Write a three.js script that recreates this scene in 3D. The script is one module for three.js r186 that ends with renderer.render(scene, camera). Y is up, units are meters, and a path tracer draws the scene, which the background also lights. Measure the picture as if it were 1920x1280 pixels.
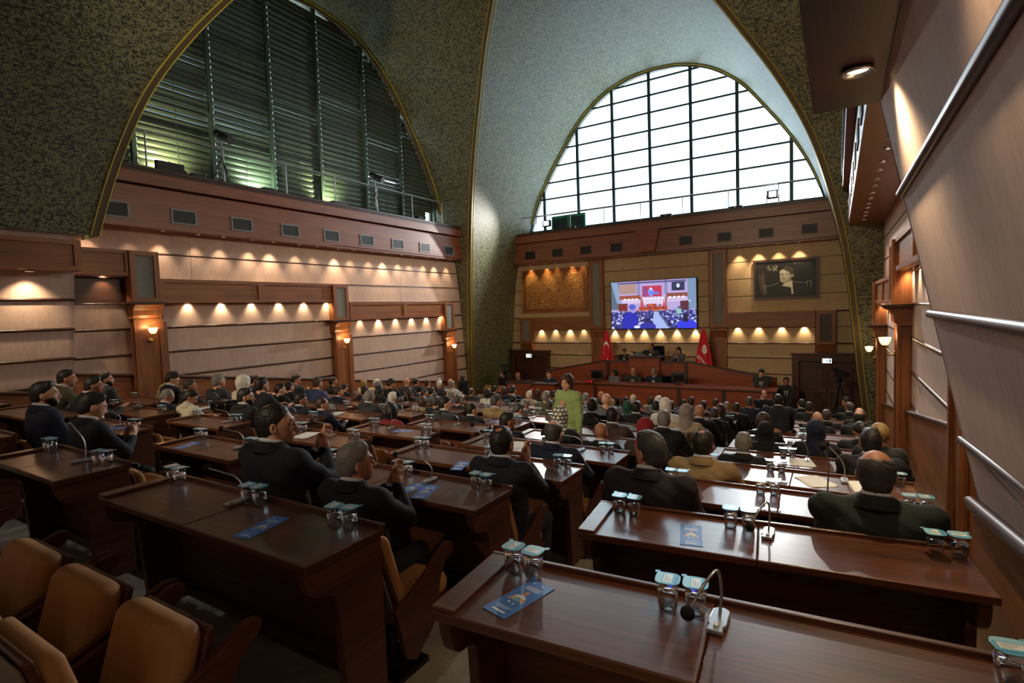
import * as THREE from 'three';
import { mergeGeometries, mergeVertices } from 'three/addons/utils/BufferGeometryUtils.js';
import { RoundedBoxGeometry } from 'three/addons/geometries/RoundedBoxGeometry.js';
import { RectAreaLightUniformsLib } from 'three/addons/lights/RectAreaLightUniformsLib.js';

// ---------- camera, sky, exposure ----------
const scene = new THREE.Scene();
const camera = new THREE.PerspectiveCamera(2 * Math.atan(640 / 998.6) * 180 / Math.PI, 1.5, 0.05, 200);
const EYE = 1.69;
camera.position.set(0, EYE, 0);
camera.rotation.order = 'YXZ';
camera.rotation.set(-0.05806, 0.5492, -0.03434);
const renderer = new THREE.WebGLRenderer({ antialias: true });
renderer.toneMapping = THREE.LinearToneMapping;
renderer.toneMappingExposure = 1.0;
renderer.shadowMap.enabled = true;
RectAreaLightUniformsLib.init();
scene.background = new THREE.Color().setRGB(0.66, 0.87, 1.0);
scene.backgroundIntensity = 5.2;

const LAMP = { down: 6.5, valance: 3.2, near: 10, sconce: 0.5, flood: 15, stage: 150, ledge: 46, rear: 95, up: 190 };

// ---------- numbers of the hall ----------
const XC = -5.76, ZC = -10.35;           // middle of the groin vault
const XL = -12.3, XR = 1.0, ZF = -19.6; // panel planes
const FLOOR_F = -2.2, STEP = 0.16, PITCH = 1.1;
const ROWS = 13;
const rowY = i => -STEP * i;
const rowZ = i => -PITCH * i;

// ---------- random ----------
function rng(seed) { let s = seed >>> 0; return () => { s = (s + 0x6D2B79F5) | 0; let t = Math.imul(s ^ (s >>> 15), 1 | s); t = (t + Math.imul(t ^ (t >>> 7), 61 | t)) ^ t; return ((t ^ (t >>> 14)) >>> 0) / 4294967296; }; }
const hash2 = (x, y, s) => { let h = Math.imul(x | 0, 374761393) ^ Math.imul(y | 0, 668265263) ^ Math.imul(s | 0, 2147483647 - 61); h = Math.imul(h ^ (h >>> 13), 1274126177); return ((h ^ (h >>> 16)) >>> 0) / 4294967296; };
function vnoise(x, y, s, px, py) { // tiling value noise
  const xi = Math.floor(x), yi = Math.floor(y), fx = x - xi, fy = y - yi, u = fx * fx * (3 - 2 * fx), v = fy * fy * (3 - 2 * fy);
  const w = (a, b) => hash2(((a % px) + px) % px, ((b % py) + py) % py, s);
  return (w(xi, yi) * (1 - u) + w(xi + 1, yi) * u) * (1 - v) + (w(xi, yi + 1) * (1 - u) + w(xi + 1, yi + 1) * u) * v;
}
// ---------- textures ----------
function dataTex(w, h, fn, srgb = true) {
  const d = new Uint8Array(w * h * 4);
  for (let y = 0; y < h; y++) for (let x = 0; x < w; x++) { const c = fn(x, y), k = (y * w + x) * 4; d[k] = c[0]; d[k + 1] = c[1]; d[k + 2] = c[2]; d[k + 3] = 255; }
  const t = new THREE.DataTexture(d, w, h, THREE.RGBAFormat);
  t.wrapS = t.wrapT = THREE.RepeatWrapping; t.magFilter = THREE.LinearFilter; t.minFilter = THREE.LinearMipmapLinearFilter; t.generateMipmaps = true;
  if (srgb) t.colorSpace = THREE.SRGBColorSpace;
  t.needsUpdate = true; return t;
}
const mixc = (a, b, t) => [a[0] + (b[0] - a[0]) * t, a[1] + (b[1] - a[1]) * t, a[2] + (b[2] - a[2]) * t];
// wood: grain runs along u; uv are metres, one tile is 2 m x 0.6 m
function woodTex(light, dark, seed, contrast = 1) {
  const t = dataTex(512, 512, (x, y) => {
    const u = x / 512, v = y / 512;
    const warp = vnoise(u * 6, v * 10, seed, 6, 10) * 0.6;
    let g = vnoise(u * 5, v * 90 + warp * 4, seed + 1, 5, 90) * 0.5 + vnoise(u * 14, v * 200, seed + 2, 14, 200) * 0.3 + vnoise(u * 3, v * 14 + warp, seed + 3, 3, 14) * 0.45;
    g = Math.min(1, Math.max(0, (g - 0.32) * 1.3 * contrast));
    return mixc(light, dark, g);
  });
  t.repeat.set(0.5, 1 / 0.6); return t;
}
function fabricTex(a, b, seed, scale = 1) {
  const t = dataTex(512, 512, (x, y) => {
    const weave = ((x >> 1) + (y >> 1)) & 1 ? 0.16 : 0;
    const n = vnoise(x / 512 * 170, y / 512 * 60, seed, 170, 60) * 0.35 + vnoise(x / 512 * 40, y / 512 * 9, seed + 1, 40, 9) * 0.4 + vnoise(x / 512 * 5, y / 512 * 5, seed + 2, 5, 5) * 0.25;
    return mixc(a, b, Math.min(1, n * 0.9 + weave));
  });
  t.repeat.set(1 / scale, 1 / scale); return t;
}
// glass mosaic of small set pieces
const mosaicTex = (() => {
  const N = 2048, cell = 4, nC = N / cell;
  const cols = [];
  for (let j = 0; j < nC; j++) for (let i = 0; i < nC; i++) {
    const p = vnoise(i / 2.1, j / 1.0, 5, 244, 512) * 0.55 + hash2(i, j, 6) * 0.45, r = hash2(i, j, 9);
    let c = p > 0.6 ? [54, 54, 41] : p > 0.52 ? [98, 98, 70] : [130, 129, 93];
    if (r > 0.99) c = [170, 158, 66]; else if (r > 0.965) c = [142, 138, 92];
    const k = 0.86 + 0.28 * hash2(i, j, 31); cols.push([c[0] * k, c[1] * k, c[2] * k]);
  }
  const t = dataTex(N, N, (x, y) => { const i = (x / cell) | 0, j = (y / cell) | 0; const c = cols[j * nC + i]; return (x % cell === 0 || y % cell === 0) ? [c[0] * 0.8, c[1] * 0.8, c[2] * 0.8] : c; });
  t.repeat.set(1 / 11, 1 / 11); return t;
})();
const floorTex = dataTex(512, 512, (x, y) => { const n = vnoise(x / 24, y / 24, 71, 21, 21) * 0.4 + vnoise(x / 6, y / 6, 72, 85, 85) * 0.35 + vnoise(x / 90, y / 90, 73, 6, 6) * 0.25; return mixc([176, 166, 148], [132, 122, 106], n); });
floorTex.repeat.set(0.6, 0.6);
// ---------- materials ----------
const std = (o) => new THREE.MeshStandardMaterial(o);
const rgb = (r, g, b) => new THREE.Color().setRGB(r, g, b);
const woodDeskT = woodTex([106, 58, 31], [62, 31, 17], 11), woodWallT = woodTex([158, 98, 54], [112, 62, 32], 21), woodBandT = woodTex([142, 84, 60], [106, 58, 40], 31, 0.8), woodRedT = woodTex([156, 74, 34], [102, 42, 18], 41);
const MAT = {
  desk: new THREE.MeshPhysicalMaterial({ map: woodDeskT, roughness: 0.36, clearcoat: 0.4, clearcoatRoughness: 0.14 }),
  deskBody: std({ map: woodDeskT, roughness: 0.45 }),
  wood: std({ map: woodWallT, roughness: 0.45 }),
  band: std({ map: woodBandT, roughness: 0.38 }),
  rost: std({ map: woodRedT, roughness: 0.35 }),
  dark: std({ map: woodTex([70, 38, 24], [36, 18, 12], 51), roughness: 0.4 }),
  doorWood: std({ map: woodTex([84, 44, 26], [48, 22, 13], 61), roughness: 0.42 }),
  fabric: std({ map: fabricTex([210, 181, 166], [178, 151, 138], 81), roughness: 0.95 }),
  fabricF: std({ map: fabricTex([210, 182, 142], [180, 152, 116], 85), roughness: 0.95 }),
  speaker: std({ map: fabricTex([150, 146, 138], [118, 116, 110], 91, 0.4), roughness: 0.9 }),
  mosaic: std({ map: mosaicTex, roughness: 0.55 }),
  rib: std({ color: 0x5a4a30, roughness: 0.5 }),
  gilt: std({ color: 0xb4a83c, roughness: 0.4, metalness: 0.2 }),
  floor: std({ map: floorTex, roughness: 0.6 }),
  black: std({ color: 0x0b0b0c, roughness: 0.5 }),
  blackGloss: std({ color: 0x0a0a0b, roughness: 0.2 }),
  steel: std({ color: 0xb8bcc0, roughness: 0.28, metalness: 0.9 }),
  frame: std({ color: 0x77777a, roughness: 0.5, metalness: 0.4 }),
  rail: std({ color: 0xa4acb0, roughness: 0.35, metalness: 0.7 }),
  mullion: std({ color: 0x2c4650, roughness: 0.45, metalness: 0.3 }),
  mullionG: std({ color: 0x46564c, roughness: 0.5, metalness: 0.2 }),
  glass: new THREE.MeshPhysicalMaterial({ color: 0xffffff, roughness: 0.0, transmission: 1, thickness: 0, ior: 1.45 }),
  slat: std({ color: 0x525d55, roughness: 0.38, metalness: 0.35 }),
  brass: std({ color: 0xb08a3c, roughness: 0.3, metalness: 0.9 }),
  white: std({ color: 0xe8e6e0, roughness: 0.7 }),
  paper: std({ color: 0xe6e4de, roughness: 0.85 }),
  tan: std({ map: fabricTex([196, 142, 88], [170, 118, 70], 95, 0.5), roughness: 0.75 }),
  chairBack: std({ map: fabricTex([150, 134, 112], [126, 110, 90], 97, 0.5), roughness: 0.8 }),
  chairWood: std({ map: woodTex([104, 52, 28], [62, 28, 14], 99), roughness: 0.4 }),
};
const glow = (r, g, b, k) => std({ color: 0x111111, emissive: rgb(r, g, b), emissiveIntensity: k, roughness: 0.6 });
MAT.bulb = glow(1, 0.82, 0.55, 6); MAT.bulbDim = glow(1, 0.8, 0.55, 0.6); MAT.stageGlow = glow(1, 0.98, 0.95, 60); MAT.exitGlow = null;

// ---------- naming ----------
const used = new Map();
function numbered(n) { const k = used.get(n) || 0; used.set(n, k + 1); return k ? n + '_' + String(k).padStart(3, '0') : n; }
function mesh(name, geo, mat, parent) {
  const m = new THREE.Mesh(Array.isArray(geo) ? merge(geo) : geo, mat); m.name = parent ? name : numbered(name);
  m.castShadow = m.receiveShadow = true; (parent || scene).add(m); return m;
}
function merge(list) { const l = list.map(g => { const q = g.index ? g.toNonIndexed() : g; for (const k of Object.keys(q.attributes)) if (!['position', 'normal', 'uv'].includes(k)) q.deleteAttribute(k); return q; }); return l.length === 1 ? l[0] : mergeGeometries(l, false); }
function group(name, pos, turn) { const g = new THREE.Group(); g.name = numbered(name); if (pos) g.position.set(...pos); if (turn) g.rotation.y = turn; scene.add(g); return g; }
function tag(o, label, category, grp) { o.userData.label = label; o.userData.category = category; if (grp) o.userData.group = grp; return o; }
function struct(o, label) { o.userData.kind = 'structure'; if (label) { o.userData.label = label; } return o; }
// ---------- geometry helpers ----------
// box with uv in metres, grain along the longest side
function bx(w, h, d, x = 0, y = 0, z = 0) {
  const g = new THREE.BoxGeometry(w, h, d), p = g.attributes.position, n = g.attributes.normal, uv = g.attributes.uv;
  const L = w >= h && w >= d ? 0 : h >= d ? 1 : 2, off = (Math.abs(x * 7.31 + y * 3.7 + z * 5.13) % 5);
  for (let i = 0; i < p.count; i++) {
    const P = [p.getX(i), p.getY(i), p.getZ(i)], N = [Math.abs(n.getX(i)), Math.abs(n.getY(i)), Math.abs(n.getZ(i))];
    const f = N[0] > 0.5 ? 0 : N[1] > 0.5 ? 1 : 2; let ax = [0, 1, 2].filter(k => k !== f);
    if (ax[1] === L) ax = [ax[1], ax[0]];
    uv.setXY(i, P[ax[0]] + off, P[ax[1]] + off * 0.37);
  }
  g.translate(x, y, z); return g;
}
const bxr = (x0, x1, y0, y1, z0, z1) => bx(x1 - x0, y1 - y0, z1 - z0, (x0 + x1) / 2, (y0 + y1) / 2, (z0 + z1) / 2);
function rbx(w, h, d, r, x = 0, y = 0, z = 0, seg = 2) {
  const g = new RoundedBoxGeometry(w, h, d, seg, r), p = g.attributes.position, uv = g.attributes.uv, n = g.attributes.normal, off = Math.abs(x * 3.3 + z * 1.7) % 4;
  for (let i = 0; i < p.count; i++) { const ny = Math.abs(n.getY(i)), nx = Math.abs(n.getX(i)); if (ny > 0.6) uv.setXY(i, p.getX(i) + off, p.getZ(i)); else if (nx > 0.6) uv.setXY(i, p.getZ(i) + off, p.getY(i)); else uv.setXY(i, p.getX(i) + off, p.getY(i)); }
  g.translate(x, y, z); return g;
}
const cyl = (r0, r1, h, x = 0, y = 0, z = 0, seg = 16) => { const g = new THREE.CylinderGeometry(r1, r0, h, seg); g.translate(x, y, z); return g; };
function tube(pts, r, seg = 24, rs = 8, closed = false) { return new THREE.TubeGeometry(new THREE.CatmullRomCurve3(pts.map(p => new THREE.Vector3(...p)), closed), seg, r, rs, closed); }
function rod(a, b, r, rs = 8) { const A = new THREE.Vector3(...a), B = new THREE.Vector3(...b); const g = new THREE.CylinderGeometry(r, r, A.distanceTo(B), rs); g.applyQuaternion(new THREE.Quaternion().setFromUnitVectors(new THREE.Vector3(0, 1, 0), B.clone().sub(A).normalize())); g.translate(...A.add(B).multiplyScalar(0.5).toArray()); return g; }
function extrude(pts, depth, bevel = 0) { // outline in xy, thickness along z, uv metres
  const s = new THREE.Shape(pts.map(p => new THREE.Vector2(p[0], p[1])));
  return new THREE.ExtrudeGeometry(s, { depth, bevelEnabled: bevel > 0, bevelSize: bevel, bevelThickness: bevel, bevelSegments: 2, curveSegments: 8 });
}
function grid(nu, nv, fn) { // fn(i/nu, j/nv) -> [x,y,z,u,v]
  const P = [], U = [], I = [];
  for (let j = 0; j <= nv; j++) for (let i = 0; i <= nu; i++) { const q = fn(i / nu, j / nv); P.push(q[0], q[1], q[2]); U.push(q[3], q[4]); }
  for (let j = 0; j < nv; j++) for (let i = 0; i < nu; i++) { const a = j * (nu + 1) + i, b = a + 1, c = a + nu + 1, d = c + 1; I.push(a, b, d, a, d, c); }
  const g = new THREE.BufferGeometry(); g.setAttribute('position', new THREE.Float32BufferAttribute(P, 3)); g.setAttribute('uv', new THREE.Float32BufferAttribute(U, 2)); g.setIndex(I); g.computeVertexNormals(); return g;
}
// ---------- profile of the vault: half width against height ----------
const PROF = new THREE.CatmullRomCurve3([[6.5, -2.4], [6.32, -1], [6.1, 1.2], [5.98, 2.4], [5.82, 3.4], [5.46, 4.9], [5.08, 6.0], [4.5, 7.1], [3.78, 8.15], [2.95, 9.2], [1.92, 9.96], [0.9, 10.3], [0, 10.38]].map(p => new THREE.Vector3(p[0], p[1], 0)), false, 'centripetal');
const PS = PROF.getSpacedPoints(90);
function wAt(y) { for (let i = 0; i < 90; i++) if (y <= PS[i + 1].y) { const a = PS[i], b = PS[i + 1], t = (y - a.y) / (b.y - a.y || 1); return a.x + (b.x - a.x) * Math.max(0, t); } return 0; }
function yAt(w) { w = Math.abs(w); for (let i = 0; i < 90; i++) if (w >= PS[i + 1].x) { const a = PS[i], b = PS[i + 1], t = (a.x - w) / (a.x - b.x || 1); return a.y + (b.y - a.y) * Math.max(0, t); } return PS[90].y; }
const LEN = [0]; for (let i = 1; i <= 90; i++) LEN.push(LEN[i - 1] + PS[i].distanceTo(PS[i - 1]));
// ================= STRUCTURE =================
// floor: one step for each row of desks, then the flat floor before the rostrum
{
  const f = struct(group('floor'));
  mesh('step', bxr(-13, 1.4, -0.4, STEP, -0.52, 3.2), MAT.floor, f);
  for (let i = 0; i < ROWS; i++) mesh('step', bxr(-13, 1.4, rowY(i) - 0.5, rowY(i), rowZ(i) - 0.52 - PITCH, rowZ(i) - 0.52), MAT.floor, f);
  mesh('front_floor', bxr(-13, 1.4, FLOOR_F - 0.3, FLOOR_F, -20.6, rowZ(ROWS) - 0.52), MAT.floor, f);
}
// groin vault of mosaic
{
  const c = struct(group('ceiling'));
  const part = (name, side, far, alongZ) => grid(14, 90, (s, t) => {
    const k = Math.round(t * 90), p = PS[k], w = p.x;
    if (alongZ) { const z0 = ZC + far.s * w, z = z0 + (far.v - z0) * s; return [XC + side * w, p.y, z, z + 3, LEN[k]]; }
    const x0 = XC + far.s * w, x = x0 + (far.v - x0) * s; return [x, p.y, ZC + side * w, x + 7, LEN[k] + 4];
  });
  // the rear webs start above the clad walls
  const upper = (far, v, alongZ, side) => grid(14, 57, (s, t) => { const k = 33 + Math.round(t * 57), p = PS[k], w = p.x; if (alongZ) { const z0 = ZC + far * w, z = z0 + (v - z0) * s; return [XC + side * w, p.y, z, z + 3, LEN[k]]; } const x0 = XC + far * w, x = x0 + (v - x0) * s; return [x, p.y, ZC + side * w, x + 7, LEN[k] + 4]; });
  for (const sd of [-1, 1]) {
    mesh('vault_web', part('front', sd, { s: -1, v: -20.4 }, true), MAT.mosaic, c);
    mesh('vault_web', sd > 0 ? upper(-1, -13.0, false, sd) : part('left', sd, { s: -1, v: -13.0 }, false), MAT.mosaic, c);
    mesh('vault_web', sd > 0 ? upper(1, 1.5, false, sd) : part('right', sd, { s: 1, v: 1.5 }, false), MAT.mosaic, c);
  }
  mesh('vault_web', upper(1, 3, true, -1), MAT.mosaic, c);
  mesh('vault_web', upper(1, 3, true, 1), MAT.mosaic, c);
  // ribs: a brown border with gilt lines along each arris
  let n = 1;
  for (const [sx, sz] of [[-1, -1], [1, -1], [-1, 1], [1, 1]]) {
    const r = struct(group('trim_' + n++));
    const pts = (dx, dz, off) => { const a = []; for (let k = sz > 0 ? 33 : 4; k <= 88; k += 2) { const p = PS[k]; a.push([XC + sx * p.x + dx - sx * off, p.y, ZC + sz * p.x + dz - sz * off]); } return a; };
    const W = 0.13;
    const strip = (dx, dz) => { const A = pts(0, 0, 0.012), B = pts(dx, dz, 0.012); return grid(1, A.length - 1, (s, t) => { const k = Math.round(t * (A.length - 1)), q = s ? B[k] : A[k]; return [...q, s, t]; }); };
    mesh('border', [strip(sx * W, 0), strip(0, sz * W)], MAT.rib, r);
    mesh('gilt_line', tube(pts(sx * W, 0, 0.01), 0.014, 80, 6), MAT.gilt, r);
    mesh('gilt_line', tube(pts(0, sz * W, 0.01), 0.014, 80, 6), MAT.gilt, r);
    mesh('gilt_line', tube(pts(0, 0, 0.012), 0.012, 80, 6), MAT.gilt, r);
  }
  for (const [plane, ax] of [[-12.42, 0], [-19.98, 2]]) {
    const r = struct(group('trim_' + n++)), a = [];
    for (let k = 45; k <= 90; k++) a.push(PS[k]);
    const loop = [...a.map(p => [-1, p]), ...a.slice(0, -1).reverse().map(p => [1, p])].filter(q => q[1].y > 4.7);
    mesh('gilt_line', tube(loop.map(([s, p]) => ax === 0 ? [plane, p.y - 0.02, ZC + s * (p.x - 0.02)] : [XC + s * (p.x - 0.02), p.y - 0.02, plane]), 0.022, 90, 6), MAT.gilt, r);
    mesh('border', tube(loop.map(([s, p]) => ax === 0 ? [plane - 0.09, p.y - 0.03, ZC + s * (p.x - 0.03)] : [XC + s * (p.x - 0.03), p.y - 0.03, plane - 0.09]), 0.05, 90, 6), MAT.rib, r);
  }
}
// ---- side walls: fabric panels, mouldings, pilasters, valances and the cornice, seen in (u, y, n): u along the wall, n into the room
const OL = ['first', 'second', 'third', 'fourth', 'fifth', 'sixth', 'seventh', 'eighth', 'ninth', 'tenth', 'eleventh', 'twelfth', 'thirteenth', 'fourteenth', 'fifteenth', 'sixteenth', 'seventeenth', 'eighteenth'];
const downSpots = []; // [x, y, z, lit, kind]
function sideWall(side) {
  const left = side === 'left', W = struct(group('wall_' + side));
  W.position.set(left ? XL : XR, 0, 0); W.rotation.y = left ? Math.PI / 2 : -Math.PI / 2;
  const K = n => (12.3 - n) / 12.2;
  // a box given by z range and y range as read on the plane 12.2 m away, moved to its true depth
  const U = (z, n) => (left ? -z : z) * K(n), Y = (y, n) => EYE + (y - EYE) * K(n);
  const box = (z0, z1, y0, y1, n0, n1) => { const a = U(z0, n1), b = U(z1, n1); return bxr(Math.min(a, b), Math.max(a, b), Y(y0, n1), Y(y1, n1), n0, n1); };
  const add = (name, geo, mat, parent = W) => mesh(name, geo, mat, parent);
  add('backing', box(-3.4, -17.2, -2.5, 4.6, -0.35, -0.03), MAT.dark);
  // fabric panels
  const rowsY = [3.66, 3.13, 2.6, 2.09, 1.58, 1.06, 0.54, 0.03, -0.47, -0.98, -1.5];
  const segs = [[-3.9, -5.26], [-5.8, -10.3], [-10.85, -15.3], [-15.85, -17.2]];
  for (let r = 0; r < rowsY.length - 1; r++) {
    const y1 = rowsY[r], y0 = rowsY[r + 1];
    let cuts;
    if (r < 2) cuts = [[-3.9, -6.45], [-6.45, -9.75], [-9.75, -13.09], [-13.09, -17.2]]; else if (r === 2) cuts = [[-5.85, -9.75], [-9.75, -13.09], [-13.09, -17.2]]; else cuts = segs;
    if (y1 < 0) cuts = cuts.filter(c => c[0] < -9); if (y1 < 0.1) cuts = cuts.filter(c => c[0] < -5);
    for (const [a, b] of cuts) add('fabric_panel', box(a - 0.004, b + 0.004, y0 + 0.012, y1 - 0.012, -0.03, 0.012), MAT.fabric);
    const long = r < 3 ? [[-3.9, -17.2]] : cuts;
    if (r > 0) for (const [a, b] of long) { const q = r < 4 ? 0.018 : 0.03; const g = new THREE.CylinderGeometry(q, q, Math.abs(U(a, 0) - U(b, 0)), 8); g.rotateZ(Math.PI / 2); g.translate((U(a, 0) + U(b, 0)) / 2, Y(y1, 0), 0.006); add('moulding', g, MAT.dark); }
  }
  // raked wainscot
  for (const [a, b] of [[-3.9, -17.2]]) {
    const yw = z => 0.63 + 0.146 * (z + 5.16);
    const o = [[U(a, 0.04), yw(a)], [U(b, 0.04), yw(b)], [U(b, 0.04), -2.3], [U(a, 0.04), -2.3]]; if (!left) o.reverse();
    const g = extrude(o, 0.06); add('wainscot', g, MAT.wood);
    add('wainscot_rail', rod([U(a, 0.04), yw(a), 0.07], [U(b, 0.04), yw(b), 0.07], 0.035), MAT.dark);
  }
  // pilasters with a loudspeaker panel above a bracket
  const pils = [[-5.25, -5.8, 2.12, 3.17], [-10.33, -10.87, 1.57, 2.6], [-15.35, -15.88, 1.04, 2.07]];
  for (const [a, b, y0, y1] of pils) {
    const p = add('pilaster', [box(a, b, -2.3, y0 - 0.34, 0, 0.16), box(a + 0.07, b - 0.07, -2.3, y0 - 0.42, 0.16, 0.165)], MAT.wood);
    add('pilaster_frame', [box(a, a - 0.08, -2.3, y0 - 0.34, 0.16, 0.2), box(b + 0.08, b, -2.3, y0 - 0.34, 0.16, 0.2), box(a - 0.08, b + 0.08, y0 - 0.46, y0 - 0.34, 0.16, 0.2)], MAT.wood, p);
    // bracket: cove profile
    const u0 = U(a, 0.25), u1 = U(b, 0.25), pr = [[0, 0], [0.2, 0], [0.24, 0.06], [0.25, 0.16], [0.3, 0.24], [0.36, 0.27], [0.36, 0.31], [0, 0.31]];
    const g = extrude(pr.map(q => [q[0], q[1]]), Math.abs(u1 - u0)); g.rotateY(-Math.PI / 2); g.translate(Math.max(u0, u1), Y(y0 - 0.33, 0.25), 0); add('bracket', g, MAT.wood, p);
    add('bracket_shelf', box(a + 0.05, b - 0.05, y0 - 0.03, y0 + 0.01, 0, 0.4), MAT.dark, p);
    const bxs = add('speaker_box', [box(a, b, y0 + 0.01, y1, 0, 0.24)], MAT.wood, p);
    add('box_frame', [box(a, a - 0.1, y0 + 0.01, y1, 0.24, 0.28), box(b + 0.1, b, y0 + 0.01, y1, 0.24, 0.28), box(a - 0.1, b + 0.1, y1 - 0.09, y1, 0.24, 0.28), box(a - 0.1, b + 0.1, y0 + 0.01, y0 + 0.09, 0.24, 0.28)], MAT.wood, p);
    add('speaker_cloth', box(a - 0.1, b + 0.1, y0 + 0.09, y1 - 0.09, 0.24, 0.25), MAT.speaker, p);
  }
  // valances that hide the lamps
  const vals = [[-4.25, -5.25, 2.65, 3.17, 1], [-5.8, -10.42, 2.1, 2.61, 2], [-10.9, -15.6, 1.57, 2.08, 2]];
  for (const [a, b, y0, y1, parts] of vals) {
    const v = add('valance', [box(a, b, y0, y1, 0.12, 0.2), box(a, b, y1 - 0.03, y1, 0, 0.2), box(a, b, y0 + 0.08, y0 + 0.1, 0, 0.13)], MAT.wood);
    const st = (a - b) / parts;
    for (let k = 0; k < parts; k++) { const p = a - st * k, q = p - st; add('valance_frame', [box(p, q, y1 - 0.07, y1, 0.2, 0.235), box(p, q, y0, y0 + 0.07, 0.2, 0.235), box(p, p - 0.08, y0 + 0.07, y1 - 0.07, 0.2, 0.235), box(q + 0.08, q, y0 + 0.07, y1 - 0.07, 0.2, 0.235)], MAT.wood, v); }
  }
  // cornice: band with vents, cove and ledge; deeper on the wall opposite the blinds
  const D = left ? 0 : 0.34, co = add('cornice', [box(-3.4, -17.2, 3.7, 4.5, 0.36 + D, 0.42 + D), box(-3.4, -17.2, 3.66, 3.72, 0.0, 0.42 + D)], MAT.band);
  add('cove', [box(-3.4, -17.2, 4.46, 4.6, 0.12 + D, 0.2 + D), box(-3.4, -17.2, 4.44, 4.5, 0.18 + D, 0.4 + D), box(-3.4, -17.2, 4.6, 4.63, 0.15 + D, 0.5 + D)], MAT.band, co);
  add('ledge', [box(-3.4, -17.2, 4.56, 4.88, 0.45 + D, 0.55 + D), box(-3.4, -17.2, 4.84, 4.88, -0.6, 0.5 + D)], MAT.band, co);
  add('ledge_moulding', [box(-3.4, -17.2, 4.86, 4.92, 0.48 + D, 0.585 + D), box(-3.4, -17.2, 4.81, 4.845, 0.5 + D, 0.57 + D)], MAT.dark, co);
  for (let k = 0; k < 9; k++) {
    const a = 0.42 + D, zc = -5.05 - 1.333 * k, f = add('vent_grille', [box(zc + 0.24, zc - 0.24, 3.84, 4.1, a, a + 0.005)], MAT.black);
    add('vent_frame', [box(zc + 0.27, zc + 0.235, 3.81, 4.13, a, a + 0.02), box(zc - 0.235, zc - 0.27, 3.81, 4.13, a, a + 0.02), box(zc + 0.235, zc - 0.235, 4.1, 4.13, a, a + 0.02), box(zc + 0.235, zc - 0.235, 3.81, 3.84, a, a + 0.02)], MAT.frame, f);
    for (let q = 0; q < 7; q++) add('vent_slat', box(zc + 0.235, zc - 0.235, 3.855 + q * 0.035, 3.866 + q * 0.035, a + 0.004, a + 0.016), MAT.black, f);
  }
  // rows of recessed lamps
  const put = (z, y, n, lit, kind, note) => { const u = U(z, n), yy = Y(y, n); downSpots.push([left ? XL + n : XR - n, yy, left ? -u : u, lit, kind, note]); };
  const zs = [-4.61, -5.35, -5.92, -6.66, -7.23, -7.95, -8.52, -9.28, -9.86, -10.58, -11.17, -11.9, -12.5, -13.2, -13.75, -14.45, -15.05, -15.75];
  const on = [1, 0.12, 0.7, 0.4, 0.6, 0.85, 1.3, 0.6, 0.35, 1.5, 0.45, 0.5, 1.6, 0.7, 0.45, 0.8, 1.1, 0.6];
  zs.forEach((z, k) => put(z, (3.66 - EYE) * K(0.42 + D) / K(left ? 0.22 : 0.46) + EYE - 0.001, left ? 0.22 : 0.46, left ? on[k] : 0.8, 'down', `${OL[k]} from the seating end, ${side === 'left' ? 'cornice below the blinds' : 'cornice opposite the blinds'}`));
  for (const z of [-4.8]) put(z, 2.72, 0.09, 1.6, 'val', `alone under the short valance, ${left ? 'wall below the blinds' : 'wall opposite the blinds'}`);
  for (let k = 0; k < 6; k++) put(-6.35 - k * 0.75, 2.18, 0.075, [0.9, 1.3, 1, 1.1, 1.1, 1.2][k], 'val', `${OL[k]} under the middle valance, ${left ? 'wall below the blinds' : 'wall opposite the blinds'}`);
  for (let k = 0; k < 6; k++) put(-11.3 - k * 0.76, 1.65, 0.075, [0.6, 1.3, 1, 1.1, 1.1, 1][k], 'val', `${OL[k]} under the far valance, ${left ? 'wall below the blinds' : 'wall opposite the blinds'}`);
  return pils.map(([a, b, y0]) => { const z = (a + b) / 2, n = 0.2; return [left ? XL + n : XR - n, Y(y0 - 0.66, n), (left ? -1 : 1) * U(z, n)]; });
}
const sconceSpots = [...sideWall('left').map(p => [...p, 1]), ...sideWall('right').map(p => [...p, -1])];
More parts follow.
